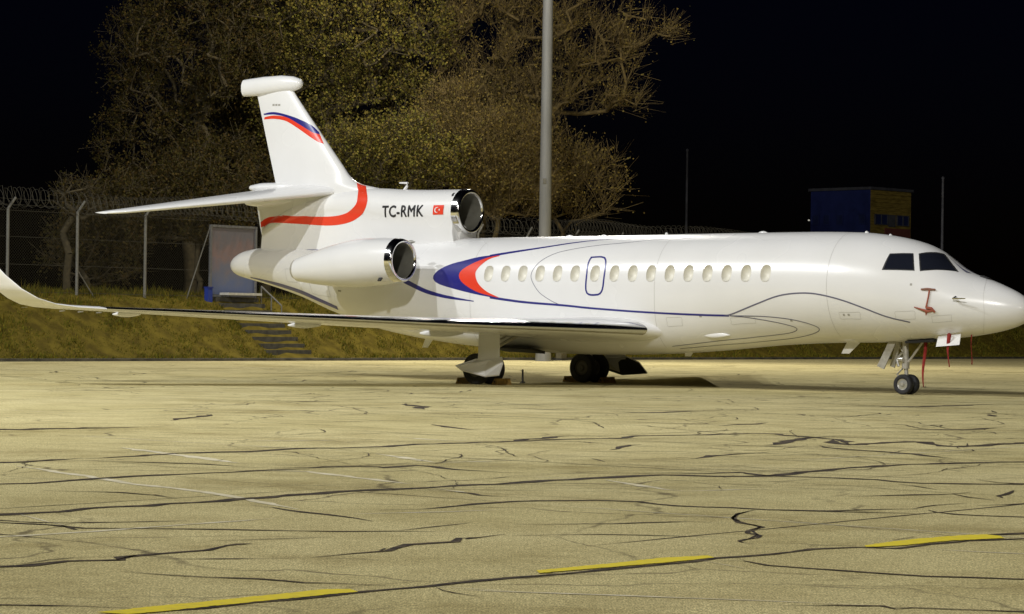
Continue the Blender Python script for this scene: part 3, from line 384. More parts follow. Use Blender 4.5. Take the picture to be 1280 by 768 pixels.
PF = 3.7; QEND = 30.0
def fp(q, z=0.0, p=PF): return Vector(bank(q, p, bank_z(p) + z))
M_panel = None
def gate_material():
    m = mat('mottled_gate_sheet', (.2, .18, .2), .5); t_ = m.node_tree; b = t_.nodes['Principled BSDF']
    tc = t_.nodes.new('ShaderNodeTexCoord'); n1 = t_.nodes.new('ShaderNodeTexNoise'); n1.inputs['Scale'].default_value = 2.2; n1.inputs['Detail'].default_value = 5
    t_.links.new(tc.outputs['Object'], n1.inputs['Vector'])
    sp = t_.nodes.new('ShaderNodeSeparateXYZ'); t_.links.new(tc.outputs['Object'], sp.inputs[0])
    mr = t_.nodes.new('ShaderNodeMapRange'); mr.inputs[1].default_value = .3; mr.inputs[2].default_value = 2.4; t_.links.new(sp.outputs[2], mr.inputs[0])
    ad = t_.nodes.new('ShaderNodeMath'); ad.operation = 'ADD'; t_.links.new(mr.outputs[0], ad.inputs[0]); t_.links.new(n1.outputs[0], ad.inputs[1])
    r = t_.nodes.new('ShaderNodeValToRGB'); cr = r.color_ramp
    cr.elements[0].position = .34; cr.elements[0].color = (.12, .15, .26, 1); cr.elements[1].position = .92; cr.elements[1].color = (.16, .15, .17, 1)
    e = cr.elements.new(.52); e.color = (.16, .165, .22, 1); e = cr.elements.new(.72); e.color = (.24, .17, .17, 1)
    dv = t_.nodes.new('ShaderNodeMath'); dv.operation = 'MULTIPLY'; dv.inputs[1].default_value = .62; t_.links.new(ad.outputs[0], dv.inputs[0])
    t_.links.new(dv.outputs[0], r.inputs[0]); t_.links.new(r.outputs[0], b.inputs['Base Color'])
    return m
ang = math.atan2(E_[1], E_[0])
M_gframe = noisy('gate_frame_paint', (.13, .13, .135), (.17, .17, .17), 8, .7)
gate = thing('fence_gate', 'framed gate with a mottled blue and pink sheet at the top of the steps', 'gate', bank(QG, PF, bank_z(PF)), ang)
GW = 2.3
mb = MB()
for x in (-GW / 2, GW / 2): mb.box((x, 0, 1.38), (.09, .09, 2.76))
mb.box((0, 0, 2.72), (GW - .09, .08, .09)); mb.box((0, 0, .12), (GW - .09, .08, .07)); mb.build('gate_frame', M_gframe, gate, smooth=False)
mb = MB(); mb.box((0, .02, 1.42), (GW - .10, .03, 2.5)); mb.build('gate_sheet', gate_material(), gate, smooth=False)
mb = MB(); mb.box((.1, -.35, .2), (1.7, .5, .09)); mb.build('threshold', noisy('pale_threshold', (.62, .60, .52), (.5, .48, .42), 8), gate, smooth=False)
mb = MB(); mb.box((GW / 2 - .2, -.06, 1.3), (.14, .05, .05)); mb.build('handle', M_galv, gate, smooth=False)

fence = thing('perimeter_fence', 'chain link perimeter fence with cranked posts and coiled razor wire on the bank', 'fence', bank(-22, PF, bank_z(PF)))
FL = Vector(bank(-22, PF, bank_z(PF)))
post_q = [q for q in POSTQ if q < QEND]
HF = 2.95
for q in post_q:
    mb = MB(); a = fp(q, -.2) - FL; b = fp(q, HF) - FL; out = Vector((-N_[0], -N_[1], 0)) * -1
    c = b + Vector((E_[0] * .32, E_[1] * .32, .40))
    mb.tube([a, b, c], [.055, .055, .04], 10); mb.build('fence_post', M_galv, fence)
for q, dq, h in ((QG - 1.15, -1.2, 2.75), (POSTQ[2], .85, .95)):
    mb = MB(); mb.tube([fp(q + dq, -.1) - FL, fp(q, h) - FL], .022, 8); mb.build('brace', M_galv, fence)
def chain(q0, q1):
    V = []; F = []; h = HF; d = .11; w = .004
    n = int((q1 - q0 + h) / d)
    for sgn in (1, -1):
        for i in range(n):
            u0 = q0 - h + i * d if sgn > 0 else q0 + i * d
            a0, z0, a1, z1 = (u0, 0, u0 + h, h) if sgn > 0 else (u0, 0, u0 - h, h)
            # clip to panel
            def clip(a0, z0, a1, z1):
                t0, t1 = 0.0, 1.0; da = a1 - a0
                for lo, hi in ((q0, q1),):
                    ta, tb = (lo - a0) / da, (hi - a0) / da
                    t0 = max(t0, min(ta, tb)); t1 = min(t1, max(ta, tb))
                return t0, t1
            t0, t1 = clip(a0, z0, a1, z1)
            if t1 - t0 < .01: continue
            pa = fp(a0 + (a1 - a0) * t0, z0 + (z1 - z0) * t0 + .04) - FL; pb = fp(a0 + (a1 - a0) * t1, z0 + (z1 - z0) * t1 + .04) - FL
            up = Vector((0, 0, w)); k = len(V); V += [pa - up, pb - up, pb + up, pa + up]; F.append((k, k + 1, k + 2, k + 3))
    return V, F
for q0, q1 in ((-34, QG - 1.2), (QG + 1.2, QEND)):
    V, F = chain(q0, q1); obj('chain_link_mesh', V, F, M_wire, fence, smooth=False)
for z in (.1, 1.05, 2.0, 2.9, 3.1, 3.3):
    mb = MB()
    off = max(0, (z - HF)) * .8
    for q0, q1 in ((-34, QG - 1.2), (QG + 1.2, QEND)):
        if z > HF and q0 < QG - 5: q1 = QG + 2
        mb.tube([fp(q0 + off, z) - FL, fp(q1 + off, z) - FL], .007 if z < HF else .006, 4)
    mb.build('strand_wire', M_wire, fence)
for off_z, rad, ph in ((3.28, .34, 0), (3.30, .30, 1.3)):
    pts = []; g = random.Random(int(ph * 10)); q = -34.0
    while q < QEND:
        for k2 in range(12):
            a = 2 * math.pi * k2 / 12 + ph; rr = rad * (1 + .15 * math.sin(q * 1.3 + k2))
            sag = .07 * math.sin(q * .8)
            pts.append(fp(q + k2 / 12 * .30, off_z + sag + rr * math.cos(a) + .05 + .12 * (q > 5), PF - .1 + rr * math.sin(a)) - FL)
        q += .30 + .08 * math.sin(q * .5)
    mb = MB(); mb.tube(pts, .0075, 3, cap=False); mb.build('razor_coil', M_wire, fence)

def far(q, p, z=None): return bank(q, p, bank_z(p) if z is None else z)
bx = thing('blue_bin', 'small blue bin standing in front of the fence beside the framed gate', 'bin', bank(QG - 1.5, PF - .3, bank_z(PF - .45)), ang)
mb = MB(); mb.box((0, 0, .30), (.22, .2, .56)); mb.build('bin_body', mat('blue_plastic', (.02, .045, .28), .6), bx, smooth=False)
mb = MB(); mb.box((0, 0, .605), (.26, .24, .05)); mb.build('lid', mat('dark_blue_plastic', (.02, .035, .22), .5), bx, smooth=False)

# cabinet at the foot of the bank, seen between the main wheels
cb = thing('utility_cabinet', 'low beige utility cabinet beside the lamp mast foot, seen under the belly', 'cabinet', bank(2.7, -.35, 0), ang)
mb = MB(); mb.box((0, 0, .28), (.34, .3, .40)); mb.build('cabinet_body', noisy('beige_metal', (.20, .17, .09), (.16, .14, .08), 6, .9), cb, smooth=False)
mb = MB(); mb.box((0, 0, .50), (.40, .36, .04)); mb.build('lid', M_stone, cb, smooth=False)
mb = MB(); mb.box((0, 0, .04), (.42, .4, .08)); mb.build('plinth', M_stone, cb, smooth=False)
# ------------------------------------------------------------------ trees
M_bark = noisy('bark', (.055, .043, .02), (.10, .078, .036), 6, .9, .4)
M_pale = noisy('pale_bark', (.105, .075, .026), (.19, .135, .048), 6, .9, .4)
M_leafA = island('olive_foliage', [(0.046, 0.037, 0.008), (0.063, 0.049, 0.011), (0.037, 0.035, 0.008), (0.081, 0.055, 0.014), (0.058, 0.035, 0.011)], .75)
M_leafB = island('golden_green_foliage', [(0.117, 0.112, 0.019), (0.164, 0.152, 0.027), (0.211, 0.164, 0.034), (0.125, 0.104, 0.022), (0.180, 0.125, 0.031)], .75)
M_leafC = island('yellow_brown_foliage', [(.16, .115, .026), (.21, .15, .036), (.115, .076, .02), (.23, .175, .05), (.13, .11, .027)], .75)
def tree(name, label, cat, base, trunk_h, trunk_r, crowns, n_att, leaves, leaf, seed, m_leaf, twig=.9, bare=0.0, group=None, m_bark=None, sprays=7):
    m_bark = m_bark or M_bark
    g = np.random.default_rng(seed); base = np.array(base, float)
    root = thing(name, label, cat, tuple(base), group=group)
    nodes = [np.array([0, 0, -.3])]; par = [-1]
    k = max(3, int(trunk_h / .8))
    for i in range(1, k + 1):
        nodes.append(np.array([g.normal(0, .05) * i, g.normal(0, .05) * i, trunk_h * i / k])); par.append(len(nodes) - 2)
    att = []
    tot = sum(c[3] * c[4] * c[5] * (c[6] if len(c) > 6 else 1) for c in crowns)
    for c in crowns:
        m = int(n_att * c[3] * c[4] * c[5] * (c[6] if len(c) > 6 else 1) / tot) + 1
        u = g.normal(size=(m, 3)); u /= np.linalg.norm(u, axis=1)[:, None]; rr = g.uniform(.25, 1, m) ** .45
        att.append(np.array(c[:3]) + u * rr[:, None] * np.array(c[3:6]))
    att = np.concatenate(att); top = nodes[-1]
    att = att[np.argsort(np.linalg.norm(att - top, axis=1))]; tips = []
    for a in att:
        N = np.array(nodes[2:]); d = np.linalg.norm(N - a, axis=1) + .35 * np.maximum(0, N[:, 2] - a[2]); j = int(np.argmin(d)) + 2
        p = nodes[j]; L = np.linalg.norm(a - p); prev = j; ns = max(1, int(L / .7))
        bend = g.normal(0, .16, 3) * L; bend[2] += .10 * L
        for i in range(1, ns + 1):
            f = i / ns; nodes.append(p + (a - p) * f + bend * math.sin(math.pi * f) * .6 + g.normal(0, .05, 3)); par.append(prev); prev = len(nodes) - 1
        tips.append(prev)
    cnt = np.zeros(len(nodes)); has = set(par)
    for i in range(len(nodes) - 1, 0, -1):
        if i not in has: cnt[i] += 1
        cnt[par[i]] += cnt[i]
    rad = np.maximum(.012, trunk_r * (cnt / cnt[1]) ** .48)
    P = np.array(nodes); ns = 5; V = []; F = []
    for i in range(1, len(nodes)):
        a, b = P[par[i]], P[i]; d = b - a; L = np.linalg.norm(d)
        if L < 1e-6: continue
        d = d / L; u = np.cross(d, [0.3, .9, .1]); u /= np.linalg.norm(u); w = np.cross(d, u); ra, rb = (rad[par[i]] if par[i] and cnt[par[i]] < 2.2 * cnt[i] else rad[i] * 1.1), rad[i]
        k0 = len(V)
        for rr, c in ((ra, a - d * .02), (rb, b)):
            for q in range(ns): th = 2 * math.pi * q / ns; V.append(c + (u * math.cos(th) + w * math.sin(th)) * rr)
        for q in range(ns): F.append((k0 + q, k0 + (q + 1) % ns, k0 + ns + (q + 1) % ns, k0 + ns + q))
    fast_mesh('trunk', V, F, m_bark, root, smooth=True)
    # twigs and leaves
    T = P[np.array([t_ for t_ in tips])]; nt_ = sprays
    st = np.repeat(T, nt_, 0) + g.normal(0, .12, (len(T) * nt_, 3)); dr = g.normal(size=(len(st), 3)); dr[:, 2] += .35
    out = np.repeat(T - top, nt_, 0); out /= np.linalg.norm(out, axis=1)[:, None] + 1e-6
    dr = dr / np.linalg.norm(dr, axis=1)[:, None] + out * (.6 if sprays < 9 else 1.1); dr /= np.linalg.norm(dr, axis=1)[:, None]
    ln = g.uniform(.4, 1.1, len(st)) * twig; en = st + dr * ln[:, None]
    s1 = np.cross(dr, g.normal(size=dr.shape)); s1 /= np.linalg.norm(s1, axis=1)[:, None]; w = .010
    TV = np.stack([st - s1 * w, st + s1 * w, en + s1 * w * .5, en - s1 * w * .5], 1).reshape(-1, 3)
    fast_mesh('twigs', TV, np.arange(len(TV)).reshape(-1, 4), m_bark, root)['kind'] = 'stuff'
    if leaves:
        keep = g.random(len(T)) >= bare
        idx = np.repeat(np.arange(len(st))[np.repeat(keep, nt_)], max(1, leaves // nt_))
        f = g.uniform(.1, 1.1, len(idx)); c = st[idx] + dr[idx] * (ln[idx] * f)[:, None] + g.normal(0, .13 * twig, (len(idx), 3))
        a = g.normal(size=c.shape); a /= np.linalg.norm(a, axis=1)[:, None]; b = np.cross(a, g.normal(size=c.shape)); b /= np.linalg.norm(b, axis=1)[:, None]
        sz = (leaf * g.uniform(.6, 1.3, len(c)))[:, None]; h = a * sz; wv = b * sz * .42
        LV = np.stack([c - h * .5, c + wv, c + h * .5, c - wv], 1).reshape(-1, 3)
        fast_mesh('crown', LV, np.arange(len(LV)).reshape(-1, 4), m_leaf, root)
    return root
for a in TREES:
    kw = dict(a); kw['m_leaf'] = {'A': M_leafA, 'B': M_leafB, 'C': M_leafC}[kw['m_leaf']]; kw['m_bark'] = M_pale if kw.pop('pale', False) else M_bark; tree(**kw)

# ------------------------------------------------------------------ lamp mast, thin poles, tower
M_mast = noisy('grey_mast_paint', (.20, .20, .19), (.27, .27, .26), 3, .55, stretch=(1, 1, .15))
mx, my = 1.25, 101.4
mast = thing('lamp_mast', 'tall thick grey lamp mast rising behind the jet in front of the trees', 'lamp mast', (mx, my, 0))
mb = MB(); mb.lathe((0, 0, 0), (0, 0, 1), [(0, .32), (.5, .30), (.52, .262), (24, .16)], 20); mb.build('pole', M_mast, mast)
mb = MB(); mb.box((0, 0, 24.1), (2.4, .12, .12)); mb.build('crossbar', M_mast, mast, smooth=False)
for x in (-.9, 0, .9):
    mb = MB(); mb.box((x, -.2, 24.35), (.55, .35, .4), Matrix.Rotation(R(-35), 3, 'X')); mb.build('lamp_head', M_mast, mast, smooth=False)
mb = MB(); mb.box((-.05, -.245, 7.1), (.12, .06, .2)); mb.build('hatch', M_galv, mast, smooth=False)
M_tdim = noisy('dull_grey_trim', (.07, .07, .08), (.10, .10, .11), 3, .8)
for (x, y, zt, lab, rr) in POLES:
    p_ = thing('thin_pole', lab, 'pole', (x, y, 0))
    mb = MB(); mb.lathe((0, 0, 0), (0, 0, 1), [(0, rr * 1.4), (zt, rr)], 8); mb.build('pole', M_tdim, p_)
    mb = MB(); mb.lathe((0, 0, zt), (0, 0, 1), [(0, rr), (.12, rr * 1.5), (.2, .01)], 8); mb.build('cap', M_tdim, p_)

tx, ty = TOWER['corner']; H = TOWER['top']
M_tblue = noisy('dark_blue_cladding', (.012, .022, .12), (.018, .03, .16), 1.2, .9)
M_tyel = noisy('ochre_cladding', (.20, .14, .025), (.40, .29, .06), 1.5, .6, stretch=(1, 1, 6))
M_tglass = mat('dim_glass', (.03, .04, .12), .15)
M_tred = noisy('red_panel', (.24, .07, .05), (.18, .05, .04), 3, .8)
tw = thing('control_tower', 'dim flat roofed tower with a blue side and an ochre side behind the cockpit', 'tower', (tx, ty, 0), TOWER['rot'])
wa, wb = TOWER['wa'], TOWER['wb']     # left face along -x, right face along +y in local axes turned towards the camera
mb = MB(); mb.add([(-wa, 0, 0), (0, 0, 0), (0, 0, H), (-wa, 0, H), (-wa, wb, 0), (-wa, wb, H), (0, wb, 0), (0, wb, H)],
       [(0, 1, 2, 3), (4, 0, 3, 5), (6, 4, 5, 7)]); mb.build('wall', M_tblue, tw, smooth=False)
mb = MB(); mb.add([(0, 0, 0), (0, wb, 0), (0, wb, H), (0, 0, H)], [(0, 1, 2, 3)]); mb.build('wall', M_tyel, tw, smooth=False)
mb = MB(); mb.box((-wa / 2, wb / 2, H + .09), (wa + .25, wb + .25, .18)); mb.build('roof', M_tdim, tw, smooth=False)
def framed(c, d, gl, nm='window'):
    mb = MB(); mb.box(c, d); w_ = mb.build(nm, gl, tw, smooth=False); return w_
for y0, y1 in ((.10, .40), (.64, .92)):
    w_ = framed((.03, wb * (y0 + y1) / 2, H - 1.95), (.08, wb * (y1 - y0), .62), M_tglass)
    mb = MB(); yc = wb * (y0 + y1) / 2; hw = wb * (y1 - y0) / 2
    for dy in (-hw, 0, hw): mb.box((.08, yc + dy, H - 1.95), (.06, .07, .7))
    for dz in (-.33, .33): mb.box((.08, yc, H - 1.95 + dz), (.062, hw * 2 + .07, .05))
    mb.build('window_frame', M_tdim, w_, smooth=False)
framed((.04, wb * .52, H - 2.0), (.07, wb * .16, .8), M_tdim, 'shutter')
framed((.035, wb * .66, H - 2.95), (.06, wb * .62, .9), M_tred, 'lower_panel')
for k2 in range(5): framed((.02, wb / 2, H - .25 - k2 * .27), (.05, wb * .97, .06), M_tyel, 'rail')
for x in (-.90, -.72, -.5, -.13):
    w_ = framed((wa * x, -.03, H - 1.95), (wa * .11, .08, .62), M_tglass)
    mb = MB()
    for dx in (-wa * .055, wa * .055): mb.box((wa * x + dx, -.06, H - 1.95), (.05, .06, .7))
    for dz in (-.33, .33): mb.box((wa * x, -.061, H - 1.95 + dz), (wa * .11 + .04, .055, .05))
    mb.build('window_frame', M_tblue, w_, smooth=False)
M_lit = mat('small_lit_lamp', (.9, .9, .8)); M_lit.node_tree.nodes['Principled BSDF'].inputs['Emission Color'].default_value = (1, .95, .8, 1); M_lit.node_tree.nodes['Principled BSDF'].inputs['Emission Strength'].default_value = .35
mb = MB(); mb.lathe((-wa - .05, -.12, H - 1.95), (0, -1, 0), [(-.1, .02), (0, .06), (.05, .045), (.06, .001)], 10); mb.build('wall_lamp', M_lit, tw)

# ------------------------------------------------------------------ the jet
PSI = R(36.6); S0 = 13.917; Z0 = 63.45
JET_LOC = (S0 * math.cos(PSI), Z0 - S0 * math.sin(PSI), 0.0)
jet = thing('business_jet', 'white three engined business jet with red and blue stripes parked on the apron', 'airplane', JET_LOC, -PSI)
def J(s, t, z): return Vector((-s, -t, z))          # station from the nose, metres to the right wing side, height

def white_paint():
    m = noisy('white_paint', (.79, .785, .765), (.82, .815, .80), .9, .24, 0, 4, coat=.35); t_ = m.node_tree; b = t_.nodes['Principled BSDF']
    b.inputs['Coat Roughness'].default_value = .06
    tc = t_.nodes.new('ShaderNodeTexCoord'); n1 = t_.nodes.new('ShaderNodeTexNoise'); n1.inputs['Scale'].default_value = .7
    t_.links.new(tc.outputs['Object'], n1.inputs['Vector'])
    mr = t_.nodes.new('ShaderNodeMapRange'); mr.inputs[3].default_value = .25; mr.inputs[4].default_value = .29; t_.links.new(n1.outputs[0], mr.inputs[0])
    t_.links.new(mr.outputs[0], b.inputs['Roughness'])
    return m
M_white = white_paint()
M_navy = mat('navy_paint', (.022, .022, .20), .3, coat=.3)
M_red = mat('red_paint', (.78, .055, .022), .3, coat=.3)
M_line = mat('grey_blue_pinstripe', (.13, .13, .19), .4)
M_black = mat('black_lettering', (.02, .02, .022), .4)
M_chrome = mat('polished_metal', (.78, .77, .75), .12, 1.0)
M_slat = mat('bare_metal_leading_edge', (.62, .62, .63), .16, 1.0)
M_glass = mat('cockpit_glass', (.012, .014, .022), .04, 0, .6)
M_seal = mat('black_window_seal', (.02, .02, .02), .6)
M_shade = mat('window_shade', (.70, .68, .59), .4)
M_inlet = noisy('intake_lining', (.13, .125, .10), (.16, .155, .125), 5, .6)
M_fan = mat('fan_blades', (.13, .125, .10), .5, .2)
M_tyre = noisy('tyre_rubber', (.012, .012, .014), (.022, .022, .024), 12, .75)
M_rim = mat('wheel_rim', (.55, .54, .50), .3, .7)
M_doorshade = mat('painted_door_shade', (.035, .035, .033), .7)
M_drim = mat('shade_darkened_rim', (.10, .095, .085), .5, .4)  # main wheel rims coloured dark to stand for shade under the belly
M_gear = noisy('gear_steel', (.52, .50, .44), (.42, .40, .35), 14, .35, metal=.4)
M_dark = mat('bay_shade_dark', (.02, .02, .02), .8)
M_grey = mat('grey_marking', (.35, .34, .30), .5)
M_flag = M_red

# fuselage loft -----------------------------------------------------
TOP = [(0, 1.93), (.05, 2.03), (.2, 2.18), (.65, 2.41), (1.04, 2.56), (1.35, 2.66), (1.6, 2.77), (1.85, 2.94), (2.14, 3.15), (2.49, 3.32), (2.96, 3.45), (3.55, 3.55), (4.15, 3.605), (5.4, 3.63), (7.9, 3.62), (11, 3.60), (14, 3.585), (16, 3.56), (18, 3.51), (20, 3.45), (22.16, 3.38), (22.74, 3.31), (23.02, 3.21), (23.2, 3.08), (23.28, 2.93)]
BOT = [(0, 1.87), (.05, 1.76), (.2, 1.61), (.64, 1.45), (1.2, 1.34), (1.76, 1.27), (2.35, 1.22), (3.51, 1.15), (4.73, 1.12), (5.9, 1.06), (7.8, .89), (9.26, .79), (11.5, .735), (12.4, .755), (14.8, .88), (16.4, 1.04), (18.26, 1.33), (19.6, 1.70), (20.7, 2.08), (22.15, 2.45), (22.72, 2.57), (23.1, 2.68), (23.22, 2.79), (23.28, 2.90)]
HW = [(0, .04), (.05, .16), (.2, .30), (.65, .53), (1.04, .67), (1.5, .82), (2.14, .99), (2.5, 1.06), (3, 1.14), (3.55, 1.19), (4.2, 1.235), (5.4, 1.25), (13.5, 1.25), (15, 1.21), (16, 1.14), (17, 1.05), (18, .96), (19, .87), (20, .77), (21, .66), (22.1, .53), (22.7, .44), (23.05, .32), (23.2, .19), (23.28, .04)]
ZC = [(0, 1.90), (.65, 1.93), (1.5, 1.99), (2.5, 2.12), (3.5, 2.28), (5, 2.37), (14, 2.36), (16.4, 2.38), (18.3, 2.48), (20, 2.66), (22.15, 2.90), (23.28, 2.92)]
def prof(T, s): a = np.array(T); return pchip(a[:, 0], a[:, 1], s)
ss = np.concatenate([np.array([0, .02, .05, .1, .16, .24, .34, .46, .6, .75, .9]), np.arange(1.04, 22.6, .14), np.array([22.7, 22.8, 22.9, 23, 23.08, 23.15, 23.2, 23.24, 23.27, 23.28])])
tp, bt, hw, zc = prof(TOP, ss), prof(BOT, ss), prof(HW, ss), prof(ZC, ss)
NS = 96; rings = []
for i, s in enumerate(ss):
    bel = max(0, min(1, (s - 6.5) / 2.5)) * max(0, min(1, (19.0 - s) / 2.5)) * (1 + 1.1 * max(0, min(1, (s - 12.5) / 2))); r_ = []
    for k2 in range(NS):
        th = 2 * math.pi * k2 / NS; c, sn = math.cos(th), math.sin(th)
        if sn >= 0: y, z = hw[i] * c, zc[i] + (tp[i] - zc[i]) * sn
        else:
            pw = 2 / (2 + .6 * bel); y = hw[i] * math.copysign(abs(c) ** pw, c); z = zc[i] - (zc[i] - bt[i]) * abs(sn) ** pw
        r_.append(J(s, y, z))
    rings.append(r_)
FV, FF = loft(rings)
BVH = {'fus': BVHTree.FromPolygons([tuple(v) for v in FV], FF)}

# recessed cabin windows cut into both sides
WIN_S = [13.7446 - i * .51376 - (.06 if i >= 6 else 0) - (.04 if i >= 7 else 0) for i in range(16)]
WZ = 2.665; TILT = math.asin((WZ - 2.36) / 1.26)
def win_frame(s, side):
    n_ = Vector((0, -side * math.cos(TILT), math.sin(TILT))); u = Vector((1, 0, 0)); v = Vector((0, side * math.sin(TILT), math.cos(TILT)))
    c = Vector((-s, -side * 1.215, WZ)); return c, u, v, n_
def oval(c, u, v, a, b, n=28, p=2.6):
    out = []
    for k2 in range(n):
        th = 2 * math.pi * k2 / n; cc, s2 = math.cos(th), math.sin(th)
        out.append(c + u * a * math.copysign(abs(cc) ** (2 / p), cc) + v * b * math.copysign(abs(s2) ** (2 / p), s2))
    return out
cut = MB()
for s in WIN_S:
    for side in (1, -1):
        c, u, v, n_ = win_frame(s, side)
        A = oval(c - n_ * .135, u, v, .122, .182); B = oval(c + n_ * .2, u, v, .15, .21); n = len(A)
        F = [(i, (i + 1) % n, n + (i + 1) % n, n + i) for i in range(n)] + [tuple(reversed(range(n))), tuple(range(n, 2 * n))]
        if side < 0: F = [tuple(reversed(f)) for f in F]
        cut.add(A + B, F)
cutter = obj('cutter', cut.V, cut.F, M_white, smooth=False)
bm = bmesh.new(); bm.from_mesh(cutter.data); bmesh.ops.recalc_face_normals(bm, faces=bm.faces); bm.to_mesh(cutter.data); bm.free()
base = obj('fus_base', FV, FF, M_white, smooth=False)
bm = bmesh.new(); bm.from_mesh(base.data); bmesh.ops.recalc_face_normals(bm, faces=bm.faces); bm.to_mesh(base.data); bm.free()
md = base.modifiers.new('b', 'BOOLEAN'); md.operation = 'DIFFERENCE'; md.object = cutter; md.solver = 'EXACT'
dg = bpy.context.evaluated_depsgraph_get(); ev = base.evaluated_get(dg); me = ev.to_mesh()
FV = [v.co.copy() for v in me.vertices]; FF = [tuple(p.vertices) for p in me.polygons]; ev.to_mesh_clear()
bpy.data.objects.remove(base, do_unlink=True); bpy.data.objects.remove(cutter, do_unlink=True)

# centre engine intake duct, fin and tail shapes --------------------
def duct_ring(s, top, r, zb, wb, n=40):
    c = top - r; out = []
    m = n - 10
    for i in range(m):
        th = math.pi * (-.12 + 1.24 * i / (m - 1)); out.append(J(s, r * math.cos(th), c + r * math.sin(th)))
    y0, z0_ = out[-1][1], out[-1][2]                     # local y = -t ; last point is on the left side
    xl = J(s, -wb, zb); xr = J(s, wb, zb)
    for i in range(1, 6): out.append(out[m - 1].lerp(xl, i / 5))
    for i in range(0, 5): out.append(xr.lerp(out[0], i / 5))
    return out
DT = [(15.43, 4.80, .562, .38), (15.9, 4.805, .57, .44), (16.5, 4.81, .575, .50), (17.3, 4.835, .56, .54), (18.0, 4.875, .53, .55), (18.6, 4.90, .49, .54), (19.4, 4.86, .44, .5), (20.2, 4.72, .38, .45), (21.0, 4.50, .31, .38), (21.7, 4.20, .24, .3), (22.1, 3.95, .18, .24)]
dss = np.linspace(15.43, 22.1, 50); D_ = np.array(DT)
DV, DF = loft([duct_ring(s, float(pchip(D_[:, 0], D_[:, 1], s)), float(pchip(D_[:, 0], D_[:, 2], s)), float(prof(TOP, s)) - .35 - .1 * (s > 20), float(pchip(D_[:, 0], D_[:, 3], s))) for s in dss], front=False)
BVH['duct'] = BVHTree.FromPolygons([tuple(v) for v in DV], DF)

def foil(n=22):
    xs = .5 * (1 - np.cos(np.linspace(0, np.pi, n))); yt = 5 * (.2969 * np.sqrt(xs) - .126 * xs - .3516 * xs ** 2 + .2843 * xs ** 3 - .1036 * xs ** 4)
    return xs, yt     # unit thickness half ordinates
XS, YT = foil()
FIN = [(3.0, 17.6, 22.02, .34), (3.36, 17.6, 22.14, .36), (3.8, 17.7, 22.28, .34), (4.4, 17.8, 22.42, .30), (4.72, 17.9, 22.48, .28), (4.86, 18.1, 22.45, .26), (4.93, 18.45, 22.2, .255), (4.99, 18.78, 21.76, .25), (5.1, 19.05, 21.79, .235), (5.24, 19.24, 21.83, .225), (5.44, 19.41, 21.89, .21), (6.08, 19.97, 22.08, .175), (6.73, 20.54, 22.27, .14), (7.62, 21.30, 22.53, .10)]
def fin_ring(z, le, te, ht):
    c = te - le
    a = [J(le + c * x, ht * y * 2, z) for x, y in zip(XS, YT)]; b = [J(le + c * x, -ht * y * 2, z) for x, y in zip(XS[-2:0:-1], YT[-2:0:-1])]
    return a + b
fz = np.concatenate([np.linspace(3.0, 4.7, 10), np.linspace(4.8, 5.5, 12), np.linspace(5.6, 7.62, 22)]); fa = np.array(FIN)
NV, NF = loft([fin_ring(z, *[float(pchip(fa[:, 0], fa[:, c], z)) for c in (1, 2, 3)]) for z in fz])
BVH['fin'] = BVHTree.FromPolygons([tuple(v) for v in NV], NF)

# painted stripes: strips that lie on the skin, joined into the part they are painted on
def snap(p, tgt, off):
    p = Vector(p); best = None
    for t_ in tgt:
        loc, nr, i, d = BVH[t_].find_nearest(p)
        if best is None or d < best[0]: best = (d, loc, nr)
    d, loc, nr = best
    cen = Vector((loc.x, 0, 2.4 if tgt[0] == 'fus' else loc.z))
    if (loc - cen).dot(nr) < 0: nr = -nr
    return loc + nr * off, nr
def stripe(P, w, tgt, off=.005, mirror=False):
    """P: (s,t,z) points, w: width or list of widths"""
    P = [J(*p) for p in P]
    if mirror: P = [Vector((p.x, -p.y, p.z)) for p in P]
    Q = catmull([tuple(p) for p in P], .06); n = len(Q)
    ws = np.interp(np.linspace(0, 1, n), np.linspace(0, 1, len(w)), w) if isinstance(w, (list, tuple)) else np.full(n, w)
    V = []; F = []
    S = [snap(q, tgt, off) for q in Q]
    for i in range(n):
        d = (S[min(i + 1, n - 1)][0] - S[max(i - 1, 0)][0]); d = d.normalized() if d.length > 1e-9 else Vector((1, 0, 0))
        sd = S[i][1].cross(d).normalized()
        for k2 in (-1, 0, 1): V.append(snap(S[i][0] + sd * ws[i] * .5 * k2, tgt, off)[0])
    for i in range(n - 1):
        for k2 in (0, 1): F.append((3 * i + k2, 3 * i + k2 + 1, 3 * i + k2 + 4, 3 * i + k2 + 3))
    return V, F
def fill(A, B, tgt, off=.005, nu=60, nv=8, mirror=False):
    def rs(P):
        P = [J(*p) for p in P]
        if mirror: P = [Vector((p.x, -p.y, p.z)) for p in P]
        Q = catmull([tuple(p) for p in P], .02); L = np.concatenate([[0], np.cumsum([np.linalg.norm(Q[i + 1] - Q[i]) for i in range(len(Q) - 1)])])
        u = np.linspace(0, L[-1], nu); Q = np.array(Q); return np.stack([np.interp(u, L, Q[:, c]) for c in range(3)], 1)
    a, b = rs(A), rs(B); V = []; F = []
    for i in range(nu):
        for j in range(nv): V.append(snap(a[i] + (b[i] - a[i]) * j / (nv - 1), tgt, off)[0])
    for i in range(nu - 1):
        for j in range(nv - 1): F.append((i * nv + j, i * nv + j + 1, (i + 1) * nv + j + 1, (i + 1) * nv + j))
    return V, F
M_seam = mat('panel_seam', (.52, .51, .48), .5)
def ring_line(s_, a0, a1): return [(s_, 1.7 * math.cos(R(a)), 2.36 + 1.7 * math.sin(R(a))) for a in range(a0, a1 + 1, 8)]
